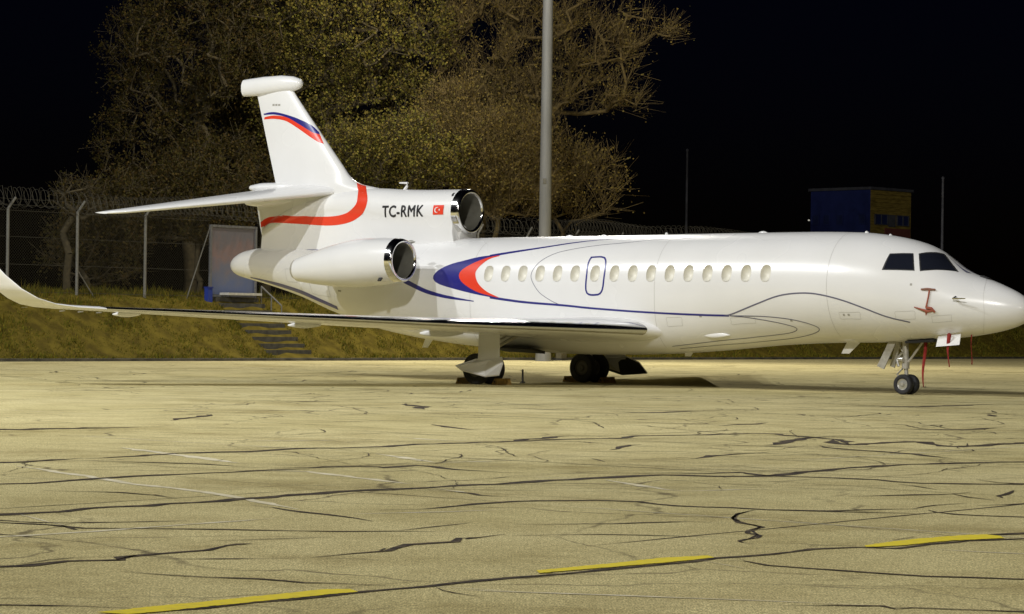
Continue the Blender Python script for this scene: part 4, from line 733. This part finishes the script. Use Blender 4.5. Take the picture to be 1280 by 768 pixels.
def rect_line(s0_, s1_, z0_, z1_, t_=1.3): return [(s0_, t_, z0_), ((s0_ + s1_) / 2, t_, z0_), (s1_, t_, z0_), (s1_, t_, (z0_ + z1_) / 2), (s1_, t_, z1_), ((s0_ + s1_) / 2, t_, z1_), (s0_, t_, z1_), (s0_, t_, (z0_ + z1_) / 2), (s0_, t_, z0_)]
for P_, w_ in ([(ring_line(q, -64, 80), .010) for q in (4.35, 8.9, 14.3)] + [(rect_line(1.5, 1.95, 1.5, 1.72, .9), .008), (rect_line(2.3, 2.75, 1.55, 1.8, 1.1), .008), (rect_line(3.6, 4.1, 1.45, 1.7), .008), (rect_line(6.3, 6.9, 1.3, 1.55), .008), (rect_line(8.2, 8.6, 1.35, 1.6), .008), (rect_line(19.2, 19.9, 2.0, 2.5, .9), .010), (rect_line(20.4, 20.8, 2.4, 2.8, .8), .008)]):
    DECALS.append({'on': 'fus', 'm': 9, 'w': w_, 'tgt': ['fus'], 'P': P_, 'off': .003})
for s_, z_, l_ in ((7.72, 1.63, .07), (19.85, 2.35, .09), (20.6, 3.1, .10), (4.02, 1.62, .05), (3.9, 1.62, .05), (2.35, 2.5, .05), (18.9, 2.15, .12), (10.2, 1.35, .06), (5.4, 1.4, .06)):
    DECALS.append({'on': 'fus', 'm': 8, 'w': .05, 'tgt': ['fus'], 'P': [(s_, 1.3, z_), (s_ - l_, 1.3, z_)], 'off': .004})
PAINTS = [M_white, M_navy, M_red, M_line, M_glass, M_seal, M_black, M_shade, M_grey, M_seam]
def painted(name, V, F, key, parent):
    mb = MB(); mb.add(V, F, 0)
    for d in DECALS:
        if d['on'] != key: continue
        tgt = d['tgt']
        for mir in ((False, True) if d.get('mir', True) else (False,)):
            v, f = (stripe(d['P'], d['w'], tgt, d.get('off', .005), mir) if 'P' in d else fill(d['A'], d['B'], tgt, d.get('off', .005), mirror=mir, nv=d.get('nv', 8)))
            mb.add(v, f, d['m'])
    return mb
fus = painted('fuselage', FV, FF, 'fus', jet).build('fuselage', PAINTS, jet, sharp=32)
duct = painted('duct', DV, DF, 'duct', jet)
fin = painted('fin', NV, NF, 'fin', jet).build('tail_fin', PAINTS, jet, sharp=50)

# registration lettering and flag, part of the duct's paint
def text_mesh(txt, size, sx, bold):
    cu = bpy.data.curves.new('txt', 'FONT'); cu.body = txt; cu.size = size; cu.offset = bold; cu.resolution_u = 4; cu.space_character = 1.08
    o = bpy.data.objects.new('txt', cu); COL.objects.link(o); dg = bpy.context.evaluated_depsgraph_get()
    me = bpy.data.meshes.new_from_object(o.evaluated_get(dg)); bm = bmesh.new(); bm.from_mesh(me)
    bmesh.ops.triangulate(bm, faces=bm.faces)
    bmesh.ops.subdivide_edges(bm, edges=[e for e in bm.edges if e.calc_length() > .06], cuts=2, use_grid_fill=False)
    bmesh.ops.triangulate(bm, faces=bm.faces)
    V = [Vector((v.co.x * sx, v.co.y, 0)) for v in bm.verts]; F = [tuple(v.index for v in f.verts) for f in bm.faces]; bm.free()
    bpy.data.objects.remove(o, do_unlink=True); return V, F
def on_duct(V, s_left, z0, off, shear=.06, tgt=('duct', 'fin')):
    out = []
    for v in V:
        q = Vector((-s_left + v.x + shear * v.y, -1.5, z0 + v.y)); best = None
        for t_ in tgt:
            loc, nr, i, d = BVH[t_].ray_cast(q, Vector((0, 1, 0)))
            if loc is not None and (best is None or d < best[0]): best = (d, loc)
        out.append(best[1] + Vector((0, -off, 0)) if best else q + Vector((0, .9, 0)))
    return out
tv, tf = text_mesh('TC-RMK', .41, .80, 0.0)
wid = max(v.x for v in tv); k_ = REG['w'] / wid
for dx, dz, of_ in ((0, 0, .006), (.022, 0, .007), (.011, .010, .008), (.011, -.008, .009)): duct.add(on_duct([Vector((v.x * k_ + dx, v.y + dz, 0)) for v in tv], REG['s'], REG['z'], of_), tf, 6)
fs, fz_, fw, fh = FLAG
def grid(w, h, n=8): return [Vector((w * i / n, h * j / n, 0)) for i in range(n + 1) for j in range(n + 1)], [(i * (n + 1) + j, (i + 1) * (n + 1) + j, (i + 1) * (n + 1) + j + 1, i * (n + 1) + j + 1) for i in range(n) for j in range(n)]
gv, gf = grid(fw, fh); duct.add(on_duct(gv, fs, fz_, .012), gf, 2)
def disc(cx, cy, r, n=20): return [Vector((cx + r * math.cos(2 * math.pi * i / n), cy + r * math.sin(2 * math.pi * i / n), 0)) for i in range(n)], [tuple(range(n))]
for (cx, r, off, mi) in ((.36, .30, .015, 0), (.42, .24, .018, 2)):
    dv, df = disc(fw * cx, fh * .5, fh * r * 1.0); duct.add(on_duct(dv, fs, fz_, off), df, mi)
sv = [Vector((fw * .62 + fh * (.15 if i % 2 == 0 else .06) * math.cos(i * math.pi / 5 + math.pi), fh * .5 + fh * (.15 if i % 2 == 0 else .06) * math.sin(i * math.pi / 5 + math.pi), 0)) for i in range(10)]
duct.add(on_duct(sv, fs, fz_, .018), [tuple(range(10))], 0)
duct = duct.build('centre_engine_duct', PAINTS, jet, sharp=40)

# cabin windows: pale shades set in shallow dished reveals
for s in WIN_S:
    for side in (1, -1):
        c, u, v, n_ = win_frame(s, side); V = []; F = []; n = 28; fr = (1.0, .88, .72, .5, .25)
        for f in fr: V += oval(c - n_ * (.006 + .119 * (1 - f ** 2.6)), u, v, .1355 * f, .1955 * f, n, 2.6 if f > .6 else 2.2)
        V.append(c - n_ * .126); last = (len(fr) - 1) * n
        for i in range(len(fr) - 1):
            for k2 in range(n): F.append((i * n + k2, i * n + (k2 + 1) % n, (i + 1) * n + (k2 + 1) % n, (i + 1) * n + k2))
        for k2 in range(n): F.append((last + k2, last + (k2 + 1) % n, len(V) - 1))
        if side < 0: F = [tuple(reversed(f)) for f in F]
        obj('cabin_window', V, F, M_shade, jet, sharp=80)

# intakes -----------------------------------------------------------
def intake(parent, c, axis, r, depth, lipw):
    """c: centre of the lip plane, axis points forward"""
    mb = MB(); pr = []
    for i in range(17):                                  # lip: round the front from outside to inside
        a = -math.pi / 2 + math.pi * i / 16
        rr = .065; pr.append((-.10 + .10 * math.cos(a), (r - rr) - rr * math.sin(a)))
    pr = [(-lipw, r + .012)] + pr[:14]
    mb.lathe(c, axis, pr, 48); mb.build('intake_lip', M_chrome, parent, sharp=60)
    mb = MB(); mb.lathe(c, axis, [(pr[-1][0], pr[-1][1] - .001), (-.10, r - .128), (-.2, r - .131), (-.5, r - .11), (-depth, r - .07)], 48); mb.build('intake_duct', M_inlet, parent)
    mb = MB(); ax = Vector(axis).normalized(); u = ax.orthogonal().normalized(); w = ax.cross(u); c0 = Vector(c) - ax * (depth - .03)
    nb = 22
    for k2 in range(nb):
        a0 = 2 * math.pi * k2 / nb; V = []
        for j in range(5):
            rr = .12 + (r - .20) * j / 4
            for da, dd in ((0, .05), (.34 - .03 * j, -.05)):
                a = a0 + da + .06 * j; V.append(c0 + (u * math.cos(a) + w * math.sin(a)) * rr + ax * dd)
        mb.add(V, [(2 * j, 2 * j + 1, 2 * j + 3, 2 * j + 2) for j in range(4)])
    mb.lathe(c0, axis, [(-.12, r - .05), (-.121, .001)], 32)
    mb.build('fan', M_fan, parent, sharp=30)
    mb = MB(); mb.lathe(c0, axis, [(.05, .14), (.16, .10), (.24, .05), (.27, .001)], 20); mb.build('spinner', M_fan, parent)
intake(duct, J(15.22, 0, 4.235), (1, 0, -.02), .565, 1.2, .22)
# front part of the centre duct behind the lip, and its foot on the fuselage
mb = MB(); mb.prism([J(15.42, 0, 3.35), J(15.36, 0, 3.75), J(15.9, 0, 4.05), J(17, 0, 4.0), J(17, 0, 3.3)], (0, .52, 0)); mb.build('duct_foot', M_white, duct, smooth=False)
arc = [J(15.44, .545 * math.cos(a), 4.238 + .545 * math.sin(a)) for a in np.linspace(-.12 * math.pi, -.88 * math.pi, 15)]
mb = MB(); mb.add([J(15.44, .40, 3.25), J(15.44, .50, 3.7)] + arc + [J(15.44, -.50, 3.7), J(15.44, -.40, 3.25)], [tuple(range(19))]); mb.build('duct_bulkhead', M_white, duct, smooth=False)
mb = MB(); mb.tube([J(17.42, 0, 4.78), J(17.3, 0, 4.93), J(17.28, 0, 5.0), J(17.55, 0, 5.01)], [.05, .035, .03, .02], 10); mb.build('probe', M_white, duct)

NP = [(0, .545), (.25, .565), (.6, .59), (1.1, .60), (1.6, .575), (2.1, .52), (2.6, .44), (3.0, .365), (3.32, .30)]
for side in (1, -1):
    t0, z0_ = 2.1 * side, 2.96
    eng = thing('engine_nacelle', None, None); eng.parent = jet; mbv = MB()
    na = np.array(NP); rings = []
    for d in np.linspace(0, 3.32, 36):
        r_ = float(pchip(na[:, 0], na[:, 1], d)); f = d / 3.32; cz = z0_ - .21 * f ** 1.3; ct = t0 - side * .26 * f ** 1.5
        rings.append([J(15.85 + d * (3.45 / 3.32), ct + r_ * math.cos(2 * math.pi * k2 / 48), cz + r_ * math.sin(2 * math.pi * k2 / 48)) for k2 in range(48)])
    V, F = loft(rings, front=False); body = obj('engine_nacelle', V, F, M_white, jet, sharp=45); bpy.data.objects.remove(eng, do_unlink=True)
    intake(body, J(15.66, t0, z0_ + .005), (1, -side * -.0, -.0), .54, .95, .20)
    mb = MB(); q_ = J(15.78, 1.72 * side, 3.43); mb.add(*loft([[q_ + Vector((.16 - .32 * f, .05 * max(.06, math.sin(math.pi * f)) * math.cos(2 * math.pi * k2 / 12), .045 * max(.06, math.sin(math.pi * f)) * math.sin(2 * math.pi * k2 / 12))) for k2 in range(12)] for f in np.linspace(.02, .98, 9)])); mb.build('scoop', M_grey, body)
    mb = MB(); mb.prism([J(16.7, 1.45 * side, 2.94), J(17.2, 1.45 * side, 3.06), J(19.0, 1.3 * side, 2.92), J(19.3, 1.2 * side, 2.8), J(18.6, 1.3 * side, 2.66), J(17.0, 1.45 * side, 2.74)], (0, .75, 0)); mb.build('pylon', M_white, body, sharp=30)
    mb = MB(); mb.lathe(J(19.28, t0 - side * .255, 2.755), (-1, 0, 0), [(-.3, .29), (.12, .25), (.12, .20), (-.2, .19)], 32); mb.build('exhaust_nozzle', M_gear, body)
    mb = MB(); mb.box(J(16.1, t0 + side * .36, 2.53), (.10, .03, .2), Matrix.Rotation(R(-42 * side), 3, 'X')); mb.build('vent', M_dark, body, smooth=False)

# fin top fairing, stabilisers --------------------------------------
BL = [(20.89, 7.70, .01, .01), (20.92, 7.70, .08, .07), (21.0, 7.70, .135, .115), (21.2, 7.705, .195, .165), (21.6, 7.71, .235, .20), (22.2, 7.69, .25, .20), (22.75, 7.672, .235, .16), (22.96, 7.665, .225, .13)]
rings = [[J(s, w * math.cos(2 * math.pi * k2 / 32), zc_ + h * math.sin(2 * math.pi * k2 / 32)) for k2 in range(32)] for s, zc_, h, w in BL]
V, F = loft(rings); obj('fin_fairing', V, F, M_white, jet, sharp=50)

def airfoil_ring(le, chord, p, up, twist, thick, camber=.0, n_=None):
    """p: (t, z) of the leading edge; up: unit (t, z) section normal"""
    out = []
    tw_ = math.tan(R(twist))
    def pt(x, h):
        d = h - x * chord * tw_
        return J(le + x * chord, p[0] + up[0] * d, p[1] + up[1] * d)
    for x, y in zip(XS, YT): out.append(pt(x, (y * 2 * thick + camber * 4 * x * (1 - x)) * chord))
    for x, y in zip(XS[-2:0:-1], YT[-2:0:-1]): out.append(pt(x, (-y * 2 * thick * .9 + camber * 4 * x * (1 - x)) * chord))
    return out
ST = [(.10, 4.84, 19.35, 3.15), (.5, 4.78, 19.72, 2.86), (2.5, 4.47, 21.15, 1.98), (4.55, 4.16, 22.62, 1.02), (4.75, 4.135, 22.85, .78), (4.82, 4.125, 23.1, .5)]
for side in (1, -1):
    rings = [airfoil_ring(le, c, (t_ * side, z), (0, 1), -1.0, .055) for t_, z, le, c in ST]
    V, F = loft(rings); st_ = obj('stabiliser', V, F, M_white, jet, sharp=50)
mb = MB()
for z, h, s0_, s1_, w in ((4.98, .13, 20.9, 22.55, .30), (4.62, .15, 20.7, 22.75, .26)):
    rings = []
    for f in np.linspace(0, 1, 14):
        a = math.sin(math.pi * min(.93, .03 + f * .9)) ** .6 if f < .5 else (1 if f < .8 else 1 - (f - .8) * 1.6)
        rings.append([J(s0_ + (s1_ - s0_) * f, w * a * math.cos(2 * math.pi * k2 / 20), z - .0 + h * a * math.sin(2 * math.pi * k2 / 20)) for k2 in range(20)])
    mb.add(*loft(rings))
mb.build('stabiliser_fairing', M_white, jet, sharp=50)

# wings ---------------------------------------------------------------
def LE(t): return 9.05 + .695 * (t - 1.3)
WG = [  # t, z, le, chord, up(t,z), twist, thick
    (.9, 1.325, LE(.9) - .1, 5.4, (0, 1), 1.8, .058), (1.3, 1.345, LE(1.3), 5.1, (0, 1), 1.7, .056), (2.5, 1.365, LE(2.5), 4.5, (0, 1), 1.5, .046), (4.6, 1.41, LE(4.6), 3.7, (0, 1), 1.35, .039),
    (7.0, 1.495, LE(7), 2.95, (0, 1), 1.2, .034), (9.5, 1.58, LE(9.5), 2.2, (0, 1), .8, .031), (11.6, 1.65, LE(11.6), 1.6, (0, 1), .3, .029), (12.1, 1.68, LE(12.1), 1.40, (-.12, .993), .2, .028),
    (12.45, 1.735, LE(12.45) + .05, 1.16, (-.38, .925), .2, .028), (12.72, 1.86, LE(12.72) + .16, .96, (-.66, .75), .2, .030), (12.9, 2.06, 17.47, .84, (-.86, .51), .1, .033), (13.0, 2.35, 17.87, .70, (-.95, .31), .1, .036), (13.08, 2.75, 18.34, .60, (-.97, .22), 0, .038), (13.15, 3.15, 18.80, .50, (-.975, .2), 0, .038), (13.2, 3.42, 19.1, .38, (-.98, .2), 0, .038)]
for side in (1, -1):
    def ring(w, th=1.0):
        t_, z, le, c, up, twst, thk = w
        return airfoil_ring(le, c, (t_ * side, z), (up[0] * side, up[1]), twst, thk * th, .012)
    ws = []
    for i in range(len(WG) - 1):
        a, b = WG[i], WG[i + 1]; n = 3
        for j in range(n):
            f = j / n; ws.append(tuple(a[q] + (b[q] - a[q]) * f if q != 4 else (a[4][0] + (b[4][0] - a[4][0]) * f, a[4][1] + (b[4][1] - a[4][1]) * f) for q in range(7)))
    ws.append(WG[-1])
    cut_i = len([w for w in ws if w[0] <= 12.11])
    V, F = loft([ring(w) for w in ws[:cut_i]]); wing = obj('wing', V, F, M_white, jet, sharp=60)
    V, F = loft([ring(w) for w in ws[cut_i - 1:]]); obj('winglet', V, F, M_white, wing, sharp=60)
    # bare metal leading edge: a skin 3 mm proud of the front of the wing
    V = []; F = []; nn = 0; sel = [w for w in ws if 1.29 <= w[0] <= 11.7]
    for w in sel:
        t_, z, le, c, up, twst, thk = w
        idx = [i for i in range(len(XS)) if XS[i] * c < .30][:9]
        while len(idx) < 9: idx.append(idx[-1])
        up_pts = []; lo_pts = []
        xs_ = np.linspace(0, 1, 9) ** 1.7 * .26 / c
        for x in xs_:
            yt = 5 * (.2969 * math.sqrt(x) - .126 * x - .3516 * x * x + .2843 * x ** 3 - .1036 * x ** 4)
            cb_ = .012 * 4 * x * (1 - x)
            d = x * c * math.tan(R(twst))
            up_pts.append(J(le + x * c - .004, t_ * side, z + (yt * 2 * thk + cb_) * c - d + .005)); lo_pts.append(J(le + x * c - .004, t_ * side, z + (-yt * 2 * thk * .9 + cb_) * c - d - .005))
        row = list(reversed(lo_pts[1:6])) + up_pts; nn = len(row); V += row
    for i in range(len(sel) - 1):
        for k2 in range(nn - 1): F.append((i * nn + k2, i * nn + k2 + 1, (i + 1) * nn + k2 + 1, (i + 1) * nn + k2))
    obj('leading_edge', V, F, M_slat, wing)
    for t_, ln, dp in ((2.6, 1.3, .10), (6.1, 1.0, .075), (10.2, .85, .065)):
        le = LE(t_); c = float(np.interp(t_, [w[0] for w in WG[:9]], [w[3] for w in WG[:9]])); z = float(np.interp(t_, [w[0] for w in WG[:9]], [w[1] for w in WG[:9]])); tws = float(np.interp(t_, [w[0] for w in WG[:9]], [w[5] for w in WG[:9]]))
        te = le + c; rings = []
        for f in np.linspace(0, 1, 12):
            s = te - ln * .75 + ln * f; a = max(.03, math.sin(math.pi * (.06 + .9 * f)) ** .7); zz = z - (s - le) * math.tan(R(tws)) - .015
            rings.append([J(s, t_ * side + .06 * a * math.cos(2 * math.pi * k2 / 16), zz - dp * .35 + dp * a * math.sin(2 * math.pi * k2 / 16)) for k2 in range(16)])
        V, F = loft(rings); obj('flap_fairing', V, F, M_white, wing, sharp=60)
    for t_ in (10.2, 10.6, 11.0, 11.4, 12.3):
        le = LE(t_); c = float(np.interp(t_, [w[0] for w in WG[:9]], [w[3] for w in WG[:9]])); z = float(np.interp(t_, [w[0] for w in WG[:9]], [w[1] for w in WG[:9]]))
        mb = MB(); mb.tube([J(le + c - .02, t_ * side, z - .04), J(le + c + .16, t_ * side, z - .05)], .008, 5); mb.build('static_wick', M_grey, wing)

# antennas, probes, small bumps ---------------------------------------
def blade(s, z0_, z1_, c0, c1, sweep, up):
    mb = MB(); mb.prism([J(s, 0, z0_), J(s + c0, 0, z0_), J(s + sweep + c1, 0, z1_), J(s + sweep, 0, z1_)], (0, .03, 0)); return mb.build('antenna', M_white, jet, sharp=30)
blade(4.15, 1.16, .88, .34, .20, .30, -1); blade(16.35, 1.10, .82, .26, .16, .22, -1); blade(8.6, .86, .74, .22, .15, .08, -1)
for s, zt, ln, h in ((6.75, 3.625, .30, .05), (4.05, 3.60, .12, .05), (3.45, 3.53, .10, .05), (12.2, 3.60, .25, .04), (11.2, 3.60, .2, .04), (9.4, 3.615, .1, .06)):
    mb = MB(); rings = [[J(s + ln * (f - .5), .05 * max(.05, math.sin(math.pi * f)) * math.cos(2 * math.pi * k2 / 12), zt - .01 + h * max(.05, math.sin(math.pi * f)) * math.sin(2 * math.pi * k2 / 12)) for k2 in range(12)] for f in np.linspace(0.02, .98, 9)]
    mb.add(*loft(rings)); mb.build('antenna', M_white, jet)
def skin(s, z, side=1):
    loc, nr, i, d = BVH['fus'].ray_cast(Vector((-s, -side * 3, z)), Vector((0, side, 0))); return loc
for side in (1, -1):
    for s, z in PITOT:
        p = skin(s, z, side); q = p + Vector((0, -side * .12, -.03))
        mb = MB(); mb.tube([p, q, q + Vector((.30, 0, 0))], [.035, .022, .012], 10); mb.build('pitot_probe', M_chrome, jet)
    p = skin(5.85, 1.32, side) if False else None
mb = MB(); q = J(1.12, 0, 2.585); mb.box(q, (.20, .16, .05), Matrix.Rotation(R(20), 3, 'Y')); mb.build('wiper_base', M_seal, jet, smooth=False)
# wing light bulge on the forward fairing
p = skin(7.5, 1.26); rings = [[p + Vector((.45 * (f - .5) * 2, -.035 * math.sin(math.pi * f) * math.cos(2 * math.pi * k2 / 14) + .01, .07 * max(.05, math.sin(math.pi * f)) * math.sin(2 * math.pi * k2 / 14))) for k2 in range(14)] for f in np.linspace(.02, .98, 10)]
V, F = loft(rings); obj('light_fairing', V, F, M_white, jet)

# landing gear ----------------------------------------------------------
def wheel(parent, c, r, w, rim, rmat=None):
    c = Vector(c); wb_ = thing('wheel', None, None, tuple(c)); wb_.parent = parent
    mb = MB(); hw_ = w / 2
    mb.lathe((0, 0, 0), (0, 1, 0), [(-hw_ * .72, rim), (-hw_ * .9, rim * 1.12), (-hw_, r * .80), (-hw_ * .93, r * .91), (-hw_ * .7, r * .98), (-hw_ * .3, r), (hw_ * .3, r), (hw_ * .7, r * .98), (hw_ * .93, r * .91), (hw_, r * .80), (hw_ * .9, rim * 1.12), (hw_ * .72, rim)], 36); mb.build('tyre', M_tyre, wb_)
    mb = MB(); mb.lathe((0, 0, 0), (0, 1, 0), [(-hw_ * .8, .001), (-hw_ * .85, rim * .3), (-hw_ * .55, rim * .45), (-hw_ * .5, rim * .8), (-hw_ * .75, rim), (hw_ * .75, rim), (hw_ * .5, rim * .8), (hw_ * .55, rim * .45), (hw_ * .85, rim * .3), (hw_ * .8, .001)], 24); mb.build('rim', rmat or M_rim, wb_)
    return wb_
GS = 13.1
for side in (1, -1):
    gt = 2.2 * side
    gear = thing('main_gear', None, None, tuple(J(GS, gt, 0))); gear.parent = jet
    def g_(s, t_, z): return Vector((-s, -t_ * side, z))
    mb = MB(); mb.tube([g_(0, .05, 1.45), g_(0, .03, .75)], .085, 14); mb.tube([g_(0, .03, .8), g_(0, 0, .37)], .058, 14); mb.tube([g_(0, -.36, .37), g_(0, .36, .37)], .05, 12)
    mb.build('strut', M_gear, gear)
    mb = MB(); mb.tube([g_(-.02, 0, .72), g_(-.35, -.95, 1.2)], .045, 10); mb.tube([g_(-.05, -.1, .95), g_(-.25, -.9, 1.25)], .025, 8); mb.build('side_brace', M_gear, gear)
    mb = MB(); mb.tube([g_(.09, 0, .8), g_(.28, 0, .6), g_(.07, 0, .42)], .028, 8); mb.build('torque_link', M_gear, gear)
    mb = MB(); mb.tube([g_(-.1, .05, 1.2), g_(-.12, .05, .6)], .012, 6); mb.tube([g_(-.10, -.05, .8), g_(-.16, -.05, .6), g_(-.06, -.2, .42)], .012, 6); mb.build('hydraulic_hose', M_dark, gear)
    for dt in (-.27, .27): wheel(gear, g_(0, dt, .37), .37, .24, .19, M_drim)
    # leg door beside the strut and its flared lower panel
    def h_(s_, t_, z): return g_(s_ - GS, t_ - 2.2, z)
    mb = MB(); mb.prism([h_(13.02, 2.5, 1.34), h_(12.42, 2.5, 1.34), h_(12.30, 2.66, .60), h_(12.92, 2.66, .56)], g_(0, .035, 0)); mb.build('gear_door', M_white, gear, smooth=False)
    mb = MB(); mb.prism([h_(12.24, 2.62, .66), h_(13.02, 2.62, .60), h_(13.24, 3.12, .44), h_(13.16, 2.98, .33), h_(12.55, 2.86, .20), h_(11.96, 3.12, .25), h_(12.04, 2.86, .52)], g_(0, .02, .025)); mb.M[0] = 1 if side < 0 else 0; mb.build('lower_gear_door', [M_white, M_doorshade], gear, smooth=False)  # far panel only: inner face painted dark to imitate its shade
for side in (1, -1):
    mb = MB(); mb.prism([J(12.5, side * .55, .765), J(13.7, side * .55, .80), J(13.7, side * 1.15, .89), J(12.5, side * 1.15, .87)], (0, 0, .06)); mb.build('wheel_bay_shade', M_dark, jet, smooth=False)  # dark slab standing in for the shade inside the open bay

nose = thing('nose_gear', None, None, tuple(J(3.0, 0, 0))); nose.parent = jet
mb = MB(); mb.tube([(-.05, 0, 1.25), (-.02, 0, .62)], .07, 14); mb.tube([(-.02, 0, .66), (0, 0, .23)], .045, 12); mb.tube([(0, -.22, .23), (0, .22, .23)], .032, 10)
mb.lathe((-.03, 0, .62), (0, 0, 1), [(-.05, .085), (.08, .085)], 14); mb.build('strut', M_gear, nose)
mb = MB(); mb.tube([(.04, 0, .72), (.42, 0, 1.22)], .028, 8); mb.tube([(-.06, .08, .8), (-.30, .1, 1.2)], .028, 8); mb.build('drag_brace', M_gear, nose)
mb = MB(); mb.tube([(-.08, 0, .60), (-.24, 0, .44), (-.05, 0, .28)], .022, 8); mb.build('torque_link', M_gear, nose)
mb = MB(); mb.tube([(-.08, -.09, .92), (-.2, -.1, .78), (-.14, -.12, .62)], .03, 8); mb.lathe((-.10, -.1, .78), (1, 0, 0), [(-.06, .001), (-.06, .05), (.06, .06), (.065, .001)], 12); mb.build('steering_unit', M_rim, nose)
for dt in (-.15, .15): wheel(nose, (0, dt, .225), .225, .15, .125)
mb = MB(); mb.prism([(-.16, -.16, 1.22), (-.34, -.18, 1.2), (-.62, -.22, .62), (-.46, -.20, .55)], (0, .03, 0)); mb.build('gear_door', M_gear, nose, smooth=False)
mb = MB(); mb.prism([(-.22, .16, 1.22), (-.36, .18, 1.2), (-.52, .20, .62), (-.40, .18, .58)], (0, .03, 0)); mb.build('gear_door', M_gear, nose, smooth=False)
mb = MB(); mb.prism([J(2.02, .42, 1.30), J(1.48, .42, 1.36), J(1.42, .60, 1.13), J(1.98, .60, 1.08)], (0, .02, .012)); mb.build('forward_door', M_white, jet, smooth=False)
mb = MB(); mb.prism([J(2.9, -.3, 1.16), J(2.2, -.3, 1.21), J(2.2, .3, 1.21), J(2.9, .3, 1.16)], (0, 0, .05)); mb.build('wheel_bay_shade', M_dark, jet, smooth=False)  # same for the nose bay: its inner shade as a dark slab

# ------------------------------------------------------------------ loose things round the jet
JM = Matrix.Translation(JET_LOC) @ Matrix.Rotation(-PSI, 4, 'Z')
def jw(s, t, z): return JM @ J(s, t, z)
M_ribbon = noisy('red_ribbon', (.30, .018, .012), (.20, .012, .01), 9, .8)
def ribbon_thing(s, t_, z, ln, w, label, seed):
    g = random.Random(seed); c = jw(s, t_, z); o = thing('warning_ribbon', label, 'ribbon', tuple(c), -PSI, 'red safety ribbons hanging under the nose')
    V = []; F = []; n = 14
    for i in range(n + 1):
        f = i / n; x = .02 * math.sin(f * 5 + seed); y = .02 * math.sin(f * 4 + seed * 2); ww = w * (.5 + .5 * math.sin(f * 3.1 + seed)) * .6 + w * .35
        a = .5 * math.sin(f * 3 + seed)
        V += [(x - ww / 2 * math.cos(a), y - ww / 2 * math.sin(a), -ln * f), (x + ww / 2 * math.cos(a), y + ww / 2 * math.sin(a), -ln * f)]
    F = [(2 * i, 2 * i + 1, 2 * i + 3, 2 * i + 2) for i in range(n)]
    r_ = obj('ribbon_strip', V, F, M_ribbon, o); sm = r_.modifiers.new('thick', 'SOLIDIFY'); sm.thickness = .006
    mb = MB(); mb.lathe((0, 0, 0), (0, 0, 1), [(-.02, .001), (-.015, .02), (.015, .02), (.02, .001)], 10); mb.build('fastener', M_ribbon, o)
    return o
for k2, (s, t_, z, ln, w, lab) in enumerate(RIBBONS): ribbon_thing(s, t_, z, ln, w, lab, k2 + 1)
# red probe cover strapped to the nose
p = skin(2.02, 2.30); pw = JM @ p
cv = thing('probe_cover', 'red cloth probe cover with dangling straps tied on the side of the nose', 'probe cover', tuple(pw), -PSI)
def nose_pt(s, z): q = skin(s, z); return q - p + Vector((0, -.022, 0))
mb = MB(); mb.tube([nose_pt(2.16, 2.315), nose_pt(2.02, 2.32), nose_pt(1.86, 2.31)], [.02, .03, .02], 8); mb.build('cover_sleeve', mat('faded_red_cloth', (.26, .13, .09), .9), cv)
mb = MB(); mb.tube([nose_pt(1.98, 2.31), nose_pt(2.0, 2.1), nose_pt(2.04, 1.92)], [.020, .017, .022], 8); mb.tube([nose_pt(2.3, 1.93), nose_pt(2.15, 1.88), nose_pt(2.02, 1.84), nose_pt(1.86, 1.86)], [.010, .022, .032, .014], 8); mb.tube([nose_pt(2.04, 1.92), nose_pt(1.93, 1.9), nose_pt(1.86, 1.82)], [.03, .035, .018], 8)
mb.tube([nose_pt(2.05, 1.86), nose_pt(2.06, 1.76)], [.025, .012], 8)
mb.build('strap', mat('faded_orange_strap', (.34, .10, .06), .9), cv)

M_chock = noisy('yellow_chock', (.36, .22, .04), (.18, .11, .025), 12, .8)
M_rope = mat('chock_end_hole', (.05, .04, .03), .9)
def chock(s, t_, lab, flip):
    c = jw(s, t_, 0); o = thing('wheel_chock', lab, 'wheel chock', tuple(c), -PSI, 'wheel chocks at the main wheels')
    h, d, w = .15, .20, .55; k2 = 1 if flip else -1
    mb = MB(); V = [(-d / 2, -w / 2, 0), (d / 2, -w / 2, 0), (d / 2 * .3 * k2 + d * .1 * k2, -w / 2, h), (-d / 2 * .2 + d * .1 * k2, -w / 2, h)]
    V += [(a, w / 2, b) for a, _, b in V]
    mb.add(V, [(0, 1, 2, 3), (7, 6, 5, 4), (1, 5, 6, 2), (2, 6, 7, 3), (3, 7, 4, 0), (0, 4, 5, 1)]); mb.build('chock_block', M_chock, o, smooth=False)
    mb = MB(); mb.lathe((0, -w / 2 - .002, .08), (0, -1, 0), [(0, .03), (.004, .03), (.004, .001)], 14); mb.build('rope_hole', M_rope, o)
for a in CHOCKS: chock(*a)
c = Vector(STAKE); o = thing('marker_stake', 'thin dark upright stake on the apron between the main wheels', 'stake', tuple(c))
mb = MB(); mb.lathe((0, 0, 0), (0, 0, 1), [(.03, .028), (.33, .022), (.335, .001)], 10); mb.build('stake_rod', mat('dark_steel', (.06, .055, .05), .6), o)
mb = MB(); mb.lathe((0, 0, 0), (0, 0, 1), [(0, .001), (0, .07), (.03, .06), (.035, .02)], 14); mb.build('stake_foot', M_dark, o)
